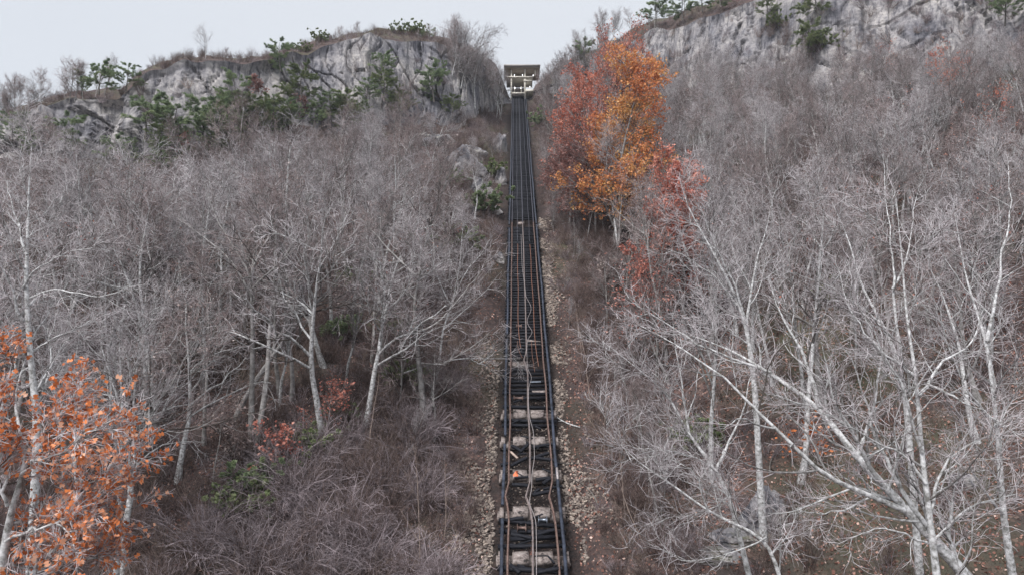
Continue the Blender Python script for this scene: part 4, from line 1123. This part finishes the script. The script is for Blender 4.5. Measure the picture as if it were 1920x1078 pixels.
# orange-leaved tree, near at the left edge
root, base, b1, b2, b3 = hero('orange_leaved_tree', 'white limbed tree covered in large bright orange leaves at the lower left', 'tree',
     R([(-20, 1170, 16), (5, 1060, 16), (12, 1010, 16), (15, 960, 16), (36, 905, 16), (64, 862, 16), (48, 832, 16), (32, 800, 16.2), (22, 750, 16.5), (34, 710, 17), (48, 672, 17.4)], .16, .035),
     [R([(12, 1015, 16), (60, 990, 15.6), (100, 985, 15.3), (130, 1015, 15), (145, 1070, 14.8)], .055, .02), R([(14, 985, 16), (75, 960, 16.2), (160, 905, 16.5), (215, 880, 16.8), (265, 850, 17)], .05, .012),
      R([(50, 840, 16), (95, 790, 16.3), (130, 750, 16.6), (150, 720, 17)], .045, .012), R([(12, 1000, 16), (90, 1010, 16.5), (180, 985, 17), (250, 950, 17.4)], .045, .012),
      R([(18, 950, 16), (-20, 880, 15.6), (-30, 800, 15.4)], .06, .02), R([(5, 1060, 16), (90, 1060, 16.6), (170, 1050, 17), (230, 1040, 17.4)], .045, .012), R([(40, 890, 16), (110, 850, 15.4), (180, 800, 15), (220, 775, 15)], .04, .012)],
     13, PALE, nb=12, nl=4, blen=.36, am=.55, density=3.0)
rng = np.random.default_rng(61)
lp = np.concatenate([rand_on(b2[0], 1300, rng, .3), rand_on(b3[0], 4300, rng, .3)])
tone = np.clip(.45 + .22 * fbm(lp[:, 0] * .8, lp[:, 1] * .8, lp[:, 2] * .8, 2) * 2 + rng.normal(0, .34, len(lp)), 0, 1)
wp = lp + base; dist = np.linalg.norm(wp, axis=1); keep_ = wp[:, 2] < .052 * wp[:, 1]; lp, tone, wp, dist = lp[keep_], tone[keep_], wp[keep_], dist[keep_]; vis = (wp[:, 0] > -.76 * wp[:, 1]) & (wp[:, 2] > -.30 * wp[:, 1]); order = np.argsort(dist + 100 * ~vis)
ind = order[:300]; oth = order[300:]
lme = []
for k in range(6):
    g = Geo(); leaves(g, np.zeros((1, 3)), .11, np.random.default_rng(k), np.array([k / 5.0]), lobes=True); lme.append(g.mesh('leaf', M['leaf_orange'], attr=True))
for j in ind:
    k = min(5, int(tone[j] * 6)); link('leaf', lme[k], root, tuple(lp[j]), (rng.uniform(0, 6.28), rng.uniform(0, 6.28), rng.uniform(0, 6.28)))
g = Geo(); leaves(g, lp[oth], .105, rng, tone[oth], lobes=True)
tag(link('leaves', g.mesh('leaves', M['leaf_orange'], attr=True), root), kind='stuff')

# ------------------------------------------------------------------ leafy autumn trees
def autumn(px, row, hpx, seed, hab, mat, nleaf, size, name, label, sxy=1.0, tmin=0.2, bare=('trunk', 'twig'), clump=.5):
    rng = np.random.default_rng(seed); lv = tree_levels(hab, rng); p = ground_hit(px, row); hgt = hpx * p.y / F; s = hgt / HAB[hab]['h']
    root = empty(name, (p.x, p.y, p.z - .2), (0, 0, rng.uniform(0, 6.28)), (s * sxy, s * sxy, s)); tag(root, label, 'tree')
    g = Geo(); tubes(g, *lv[0], 8); link('trunk', g.mesh('trunk', M[bare[0]], True), root)
    link('branches', crown_geo([lv[0], lv[1], lv[2], lv[3], (lv[4][0][:1], lv[4][1][:1])]).mesh('branches', [M[bare[0]], M[bare[1]]]), root)
    q = rand_on(lv[4][0], nleaf, rng, .1) + rng.normal(0, .06, (nleaf, 3))
    cl = fbm(q[:, 0] * .8, q[:, 1] * .8, q[:, 2] * .8 + seed, 2)
    q = q[(cl > -clump + rng.normal(0, .12, len(q))) & (q[:, 2] > tmin * HAB[hab]['h'])]
    tone = np.clip(.5 + .9 * fbm(q[:, 0] * .5, q[:, 1] * .5, q[:, 2] * .35 + 9, 2) + rng.normal(0, .16, len(q)), 0, 1)
    g = Geo(); leaves(g, q, size / s, rng, tone)
    tag(link('foliage', g.mesh('foliage', M[mat], attr=True), root), kind='stuff')
autumn(1150, 470, 330, 5, 'autumn', 'leaf_gold', 22000, .22, 'golden_tree', 'tall tree with golden orange leaves, right hand one of the autumn clump', 1.12, .06)
autumn(1140, 400, 345, 2, 'autumn', 'leaf_rust', 17000, .22, 'rust_leaved_tree', 'tallest rust orange tree at the top left of the autumn clump', .85, .15)
autumn(1098, 400, 270, 3, 'autumn', 'leaf_rust', 15000, .22, 'rust_leaved_tree', 'deep rust red tree at the left of the autumn clump', 1.1, .15)
autumn(1070, 430, 150, 4, 'small', 'leaf_russet', 10000, .17, 'russet_tree', 'dull brown russet tree beside the upper track on its right', 1.3, .05)
autumn(1118, 450, 160, 5, 'small', 'leaf_russet', 9000, .17, 'russet_tree', 'dull russet understorey tree below the golden tree', 1.3, .05)
autumn(1160, 480, 150, 6, 'small', 'leaf_gold', 6000, .18, 'golden_tree', 'small golden brown tree below the tall golden tree', 1.3, .1)
autumn(1248, 640, 305, 7, 'autumn', 'leaf_red', 22000, .21, 'red_leaved_tree', 'salmon red leaved tree below the autumn clump on the right slope', .95, .28, clump=.25)
autumn(1255, 720, 190, 8, 'small', 'leaf_red', 1100, .14, 'red_leaved_tree', 'thin small tree with scattered red leaves below the salmon red tree', 1.3, .3)
autumn(1775, 250, 150, 9, 'spread', 'leaf_rust', 2600, .17, 'orange_tinged_tree', 'thin tree with scattered orange leaves high at the right', .9, .4, clump=.1)
autumn(1875, 340, 170, 10, 'spread', 'leaf_rust', 1500, .15, 'orange_tinged_tree', 'sparse orange leaved tree at the right edge', .9, .4, clump=.1)
autumn(1668, 185, 90, 11, 'small', 'leaf_rust', 900, .17, 'orange_tinged_tree', 'small orange tinged tree under the right cliff', 1.0, .3, clump=.2)
def spray(px, row, hgt, seed, mat, n, size, name, label):
    autumn(px, row, hgt * F / ground_hit(px, row).y, seed, 'small', mat, n, size, name, label, 1.2, .25, clump=.3)
spray(520, 905, 3.4, 20, 'leaf_red', 620, .18, 'red_sapling', 'small sapling with red brown leaves beside the pale dry leaved sapling')
spray(622, 830, 3.6, 21, 'leaf_red', 700, .15, 'red_sapling', 'small deep red leaved sapling beside a green bush, left of the track')
spray(400, 900, 4.2, 22, 'leaf_pale', 900, .15, 'dry_leaved_sapling', 'sapling holding pale dry leaves at the foot of the thick left trunk')
spray(445, 700, 4.2, 23, 'leaf_pale', 700, .15, 'dry_leaved_sapling', 'sapling with pinkish dry leaves among the straight trunks at left')
spray(335, 305, 3.6, 24, 'leaf_rust', 1200, .22, 'rust_bush', 'rust coloured bush under the lower left cliff')
spray(478, 190, 3.4, 25, 'leaf_russet', 1000, .24, 'rust_bush', 'brown orange bush on the slope between the two left cliffs')
spray(560, 235, 4.0, 26, 'leaf_russet', 900, .22, 'rust_bush', 'brown leaved bush under the main cliff')
spray(1150, 560, 3.6, 27, 'leaf_pale', 1100, .2, 'dry_leaved_sapling', 'pale tufted dry shrub right of the track below the autumn clump')
spray(1520, 900, 3.4, 28, 'leaf_orange', 160, .22, 'brown_leaved_sapling', 'sapling with a few hanging orange brown leaves behind the leaning tree')
spray(1850, 620, 4.5, 29, 'leaf_rust', 260, .17, 'brown_leaved_sapling', 'sapling with scattered brown leaves near the right edge')
spray(870, 475, 3.0, 30, 'leaf_rust', 90, .2, 'brown_leaved_sapling', 'sapling with a few orange leaves left of the track halfway up')
spray(995, 1060, 0.9, 31, 'leaf_rust', 40, .12, 'weed', 'tiny rusty leaved weed between the rails near the bottom edge')

# ------------------------------------------------------------------ evergreens
def pine_meshes(seed, kind):
    rng = np.random.default_rng(seed); H = 6.0
    z = np.linspace(0, 1, 9); tp = np.stack([.25 * np.sin(z * 2.5 + seed), .2 * np.cos(z * 2 + seed) - .2, z * H], 1)[None]; tr = (.10 * (1 - .85 * z))[None]
    l = grow(tp, tr, 22, (.25, .99), (60, 92), .45, 6, .12, .07, .5, rng, .3, lenpow=.45)
    b = grow(*l, 8, (.25, 1), (25, 60), .42, 4, .12, .06, .6, rng, .4, absmin=.3, rmin=.008)
    tips = rand_on(b[0], 2600, rng, .3)
    g = Geo(); n = len(tips); K = 9
    pos = np.repeat(tips, K, 0); a = unit(rng.normal(size=(n * K, 3)) + np.array([0, 0, .5])); U, W = frames(a, rng); L = rng.uniform(.12, .28, (n * K, 1))
    v = np.stack([pos - U * .018, pos + U * .018, pos + a * L], 1).reshape(-1, 3)
    tone = np.repeat(np.clip(.45 + .7 * fbm(tips[:, 0], tips[:, 1], tips[:, 2], 2) + rng.normal(0, .12, n), 0, 1), K)
    g.add(v, t=np.arange(n * K * 3).reshape(-1, 3), col=tone)
    t_ = Geo(); tubes(t_, tp, tr, 7); c_ = Geo(); tubes(c_, *l, 4); tubes(c_, *b, 3)
    return t_.mesh('trunk', M['darkbark'], True), c_.mesh('branches', M['darkbark']), g.mesh('needles', M[kind], attr=True)
pines = [pine_meshes(1, 'needle'), pine_meshes(2, 'needle'), pine_meshes(3, 'needle_yellow'), pine_meshes(4, 'needle')]
def bush_mesh(seed, mat, n=5200):
    rng = np.random.default_rng(seed); g, p, s1, s2 = shrub_geo(rng, 22, 1.5, .9)
    g2 = Geo(); q = rand_on(s2[0], n, rng, .2); leaves(g2, q, .11, rng, np.clip(.5 + .6 * fbm(q[:, 0] * 2, q[:, 1] * 2, q[:, 2] * 2, 2) + rng.normal(0, .15, n), 0, 1))
    return g.mesh('stems', M['brush']), g2.mesh('leaves', M[mat], attr=True)
bushes = [bush_mesh(1, 'needle_yellow'), bush_mesh(2, 'needle')]
rng = np.random.default_rng(71)
EV = [(14, 292, 60, 0, 'dark pine on the far left edge below the grey cliff'), (58, 306, 34, 1, 'low pine right of the far left dark pine'), (128, 300, 58, 1, 'pine among bare trees below the far left cliff'), (212, 322, 56, 3, 'pine at the foot of the lower left cliff'),
      (70, 190, 52, 0, 'pine on the skyline at the far left'), (190, 190, 52, 3, 'wide pine on the ridge left of the lower cliff'), (232, 182, 44, 0, 'pine just left of the lower cliff crest'), (150, 185, 36, 1, 'small pine on the left skyline'),
      (278, 276, 72, 3, 'bushy pine in front of the lower left cliff'), (322, 282, 70, 0, 'broad dark pine in front of the lower left cliff'), (372, 276, 66, 1, 'pine right of the broad dark pine'), (408, 270, 60, 0, 'dark pine at the right foot of the lower left cliff'),
      (436, 225, 62, 3, 'pine on the slope right of the lower left cliff'), (468, 255, 54, 2, 'yellowish pine in the dip between the left cliffs'), (425, 245, 50, 2, 'yellow green pine behind dark pines at left'), (568, 212, 62, 2, 'bright green pine in front of the main cliff'),
      (528, 150, 50, 1, 'slender pine beside the left end of the main cliff'), (718, 160, 44, 3, 'pine on a ledge of the main cliff'), (716, 205, 54, 2, 'yellow green pine in the gully of the main cliff'), (684, 208, 40, 0, 'dark pine at the foot of the main cliff'), (745, 235, 44, 2, 'low yellowish pine below the main cliff'),
      (815, 205, 56, 1, 'thin pine right of the main cliff gully'), (822, 165, 34, 3, 'small pine high on the right of the main cliff'), (1284, 46, 50, 0, 'dark pine on the right cliff edge'), (1320, 32, 44, 3, 'pine above the streaked right cliff'), (1226, 62, 50, 0, 'pine on the right skyline'), (1355, 22, 40, 1, 'pine at the top edge above the right cliff'),
      (1436, 48, 36, 2, 'yellowish pine on the right cliff face'), (1536, 50, 56, 2, 'yellow green pine on the right cliff ledge'), (1520, 120, 56, 2, 'yellowish pine below the right cliff ledge'), (1880, 60, 60, 1, 'pine in the top right corner'), (1100, 130, 40, 1, 'small pine on the slope right of the station')]
for k in range(26):
    px = rng.uniform(240, 560) if k < 20 else rng.uniform(560, 860); row = np.interp(px, [150, 300, 430, 560, 860], [330, 318, 282, 250, 240]) + rng.uniform(-18, 12)
    EV.append((px, row, rng.uniform(30, 58), int(rng.choice([1, 2, 2, 3])), 'small green pine among the pines below the left cliffs'))
for px, row, hp, k, lab in EV:
    p = ground_hit(px, row); yb = float(np.interp(p.x / p.y, _U, _YB)); yy = p.y - (1.6 if p.y > yb else 0)
    h = hp * yy / F * 1.25; s = h / 6.0
    root = empty('pine_tree', (p.x * yy / p.y, yy, p.z - .1), (0, 0, rng.uniform(0, 6.28)), (s * 1.5, s * 1.5, s)); tag(root, lab, 'pine tree', 'small green pines below the left cliffs' if lab.startswith('small green pine among') else None)
    for me, nm in zip(pines[k], ('trunk', 'branches', 'needles')): link(nm, me, root)
BU = [(600, 80, 26, 0, 'olive bush on the left part of the main cliff crest'), (570, 100, 24, 0, 'olive bush at the left end of the main cliff crest'), (745, 64, 24, 0, 'low olive bush near the middle of the main cliff crest'), (800, 72, 22, 1, 'dull green bush right of the green crest bush'), (1540, 95, 40, 0, 'yellow green bush under the right cliff ledge'), (1460, 60, 34, 0, 'olive bush at the foot of the streaked right cliff'), (778, 66, 30, 0, 'green bush on the crest of the main cliff'), (921, 335, 40, 0, 'bright green bush beside the rock outcrop left of the track'), (905, 400, 60, 1, 'grey green bush left of the upper track'), (856, 475, 60, 0, 'green bush left of the track halfway up'),
      (640, 800, 48, 0, 'bright green bush next to the deep red sapling'), (586, 860, 70, 0, 'green bush below the straight trunks left of the track'), (455, 975, 80, 0, 'yellow green bush near the lower left'), (480, 925, 80, 1, 'dark green bush below the red brown sapling'),
      (755, 730, 60, 0, 'green bush under the gnarled tree'), (1016, 236, 34, 1, 'dark green bush just right of the upper track'), (1570, 575, 60, 0, 'green bush in the middle of the right slope'), (1310, 845, 70, 0, 'low green bush on the right slope behind bare branches'), (735, 640, 60, 0, 'green undergrowth bush behind the gnarled tree'), (640, 640, 60, 1, 'dull green bush on the left slope among thin trees'), (845, 355, 40, 1, 'small green bush below the rock outcrop'), (660, 545, 46, 0, 'small green bush high among bare trees at left')]
for px, row, hp, k, lab in BU:
    p = ground_hit(px, row); h = hp * p.y / F; s = h / 1.7
    root = empty('green_bush', (p.x, p.y, p.z), (0, 0, rng.uniform(0, 6.28)), (s * 1.15, s * 1.15, s)); tag(root, lab, 'bush')
    link('stems', bushes[k][0], root); link('leaves', bushes[k][1], root)

# ------------------------------------------------------------------ crest trees against the sky
def crest(px, row, hp, vi, lab, grp=None, back=0.0):
    p = ground_hit(px, row); hb, tme, cme, lv, pale, dry = variants[vi]
    y = p.y + back; x = p.x * y / p.y; s = hp * y / F / HAB[hb]['h']
    root = empty('bare_tree', (x, y, float(hz(x, y)) - .15), (rng.normal(0, .06), rng.normal(0, .06), rng.uniform(0, 6.28)), (s, s, s)); tag(root, lab, 'tree', grp)
    link('trunk', tme, root); link('crown', cme, root)
crest(385, 112, 56, 0, 'lone wide bare tree on top of the lower left cliff')
for k in range(26):
    px = rng.uniform(845, 945); crest(px, np.interp(px, [845, 945], [120, 205]) + rng.uniform(-6, 50), rng.uniform(70, 120), int(rng.choice([3, 5, 1, 2])), 'bare tree crowded on the shoulder just left of the station', 'bare trees on the shoulder left of the station')
for k in range(22):
    px = rng.uniform(1022, 1130); crest(px, np.interp(px, [1022, 1130], [185, 120]) + rng.uniform(-4, 45), rng.uniform(45, 90), int(rng.choice([3, 5, 1, 9])), 'bare tree on the slope just right of the station', 'bare trees on the slope right of the station')
for k in range(14):
    px = rng.uniform(1120, 1290); crest(px, np.interp(px, [1120, 1290], [95, 30]), rng.uniform(30, 75), int(rng.choice([3, 5, 6])), 'thin bare tree on the right skyline above the autumn clump', 'thin bare trees on the right skyline')
for k in range(22):
    px = rng.uniform(-10, 250); crest(px, np.interp(px, [0, 250], [225, 165]), rng.uniform(35, 75), int(rng.choice([3, 1, 9])), 'thin bare tree on the left skyline', 'thin bare trees on the left skyline')
for k in range(14):
    px = rng.uniform(420, 850); crest(px, float(np.interp(px, TAB[:, 0], TAB[:, 2])) + 2, rng.uniform(14, 30), 9, 'small bare tree on the crest of the main cliff', 'small bare trees on the crest of the main cliff')

for k in range(30):
    px = rng.uniform(1230, 1915); crest(px, float(np.interp(px, TAB[:, 0], TAB[:, 1])) + rng.uniform(4, 30), rng.uniform(70, 125), int(rng.choice([3, 4, 5, 8])), 'bare tree standing against the foot of the right cliff', 'bare trees against the foot of the right cliff')
# ------------------------------------------------------------------ saplings and brambles in front
rng = np.random.default_rng(95)
for k in range(64):
    sd = 1 if k % 3 else -1; y = rng.uniform(42, 130); x = trx(y) + sd * rng.uniform(3.7 if y > 60 else 4.8, 8.5)
    hb, tme, cme, lv, pale, dry = variants[int(rng.choice([3, 5, 9, 10]))]; sc_ = rng.uniform(1.8, 4.2) / HAB[hb]['h']
    root = empty('sapling', (x, y, float(hz(x, y)) - .1), (rng.normal(0, .12), rng.normal(0, .12) + .12 * sd, rng.uniform(0, 6.28)), (sc_ * .8, sc_ * .8, sc_))
    sn = 'right' if sd > 0 else 'left'
    tag(root, f'small leafless sapling in the brush along the {sn} side of the track', 'sapling', f'small leafless saplings along the {sn} side of the track')
    link('trunk', tme, root); link('crown', cme, root)
def sapling(px, row, top, seed, lab, r=.03, lean=0):
    rng = np.random.default_rng(seed); p = ground_hit(px, row); h = (row - top) * p.y / F
    n = 10; q = [np.zeros((1, 3))]; d = unit(np.array([[lean, 0, 1.0]]))
    for i in range(n): q.append(q[-1] + d * h / n); d = unit(d + rng.normal(0, .05, (1, 3)) + [[0, 0, .03]])
    tp = np.stack(q, 1); tr = (r * (1 - .75 * np.linspace(0, 1, n + 1)))[None]
    l = grow(tp, tr, 8, (.25, .98), (25, 50), .38, 6, .12, .1, .6, rng, .4, rmin=.007); b = grow(*l, 4, (.3, 1), (25, 50), .4, 4, .14, .05, .6, rng, .5, rmin=.005)
    root = empty('sapling', (p.x, p.y, p.z - .1)); tag(root, lab, 'sapling')
    g = Geo(); tubes(g, tp, tr, 6); link('stem', g.mesh('stem', M['sapling'], True), root)
    g = Geo(); tubes(g, *l, 4); tubes(g, *b, 3); link('branches', g.mesh('branches', M['sapling']), root)
sapling(786, 1085, 850, 1, 'straight tan sapling near the bottom, left of the stony strip', .045)
sapling(832, 1010, 870, 2, 'thin forked tan sapling beside the left stony strip', .03, .12)
sapling(1132, 900, 690, 3, 'tan sapling just right of the stony strip', .035, -.04); sapling(1175, 990, 720, 4, 'taller tan sapling right of the stony strip', .045, -.08)
sapling(1108, 760, 610, 5, 'slender sapling right of the track halfway up', .035, -.1); sapling(690, 870, 700, 6, 'thin upright sapling in the brambles at lower left', .03); sapling(1092, 690, 560, 7, 'slim pale sapling right of the middle of the track', .03, -.05)
sapling(1215, 1040, 860, 8, 'low slanting sapling between stones and boulders at lower right', .035, -.35)
def bramble(px, row, hm, seed, lab, wide=1.3):
    rng = np.random.default_rng(seed); p = ground_hit(px, row)
    g, *_ = shrub_geo(rng, 70, hm * 1.15, wide * 1.1, -.20, 7, .028)
    tag(link('bramble', g.mesh('bramble', M['vine']), None, tuple(p), (0, 0, rng.uniform(0, 6))), lab, 'bramble', 'arching bramble thickets at lower left')
for k, (px, row, hm, lab) in enumerate([(560, 960, 3.6, 'large arching bramble thicket left of the straight tan sapling'), (650, 1010, 3.4, 'arching bramble thicket beside the straight tan sapling'), (470, 1060, 3.4, 'bramble thicket in front of the yellow green bush'), (560, 1090, 3.2, 'bramble thicket at the bottom edge of the photo'),
        (690, 1080, 3.0, 'low bramble thicket at the foot of the straight tan sapling'), (380, 1050, 3.4, 'bramble thicket right of the orange leaved tree'), (720, 930, 2.8, 'grey bramble thicket above the straight tan sapling'), (600, 880, 3.0, 'bramble thicket below the deep red sapling'),
        (860, 740, 2.2, 'grey bush of fine arching stems left of the burnt ties'), (800, 830, 2.6, 'arching bramble beside the forked tan sapling')]):
    bramble(px, row, hm, 500 + k, lab)

rng = np.random.default_rng(91)
for k in range(16):
    px = rng.uniform(330, 860); row = rng.uniform(800, 1120)
    bramble(px, row, rng.uniform(2.0, 3.2), 600 + k, 'arching grey bramble thicket among the others at lower left', rng.uniform(1.2, 1.8))

# ------------------------------------------------------------------ thin autumn haze over the whole slope
hm = bpy.data.materials.new('haze_air'); hm.use_nodes = True; nt = hm.node_tree; nt.nodes.clear()
ho = nt.nodes.new('ShaderNodeOutputMaterial'); hv = nt.nodes.new('ShaderNodeVolumePrincipled')
hv.inputs['Color'].default_value = (0.86, 0.91, 1.0, 1); hv.inputs['Density'].default_value = HAZE; hv.inputs['Anisotropy'].default_value = 0.0
nt.links.new(hv.outputs[0], ho.inputs['Volume'])
hb = link('haze', Geo().box((0, 60, 15), (1900, 1240, 250)).mesh('haze', hm)); tag(hb, 'thin pale haze hanging over the mountainside', 'haze', kind='stuff')
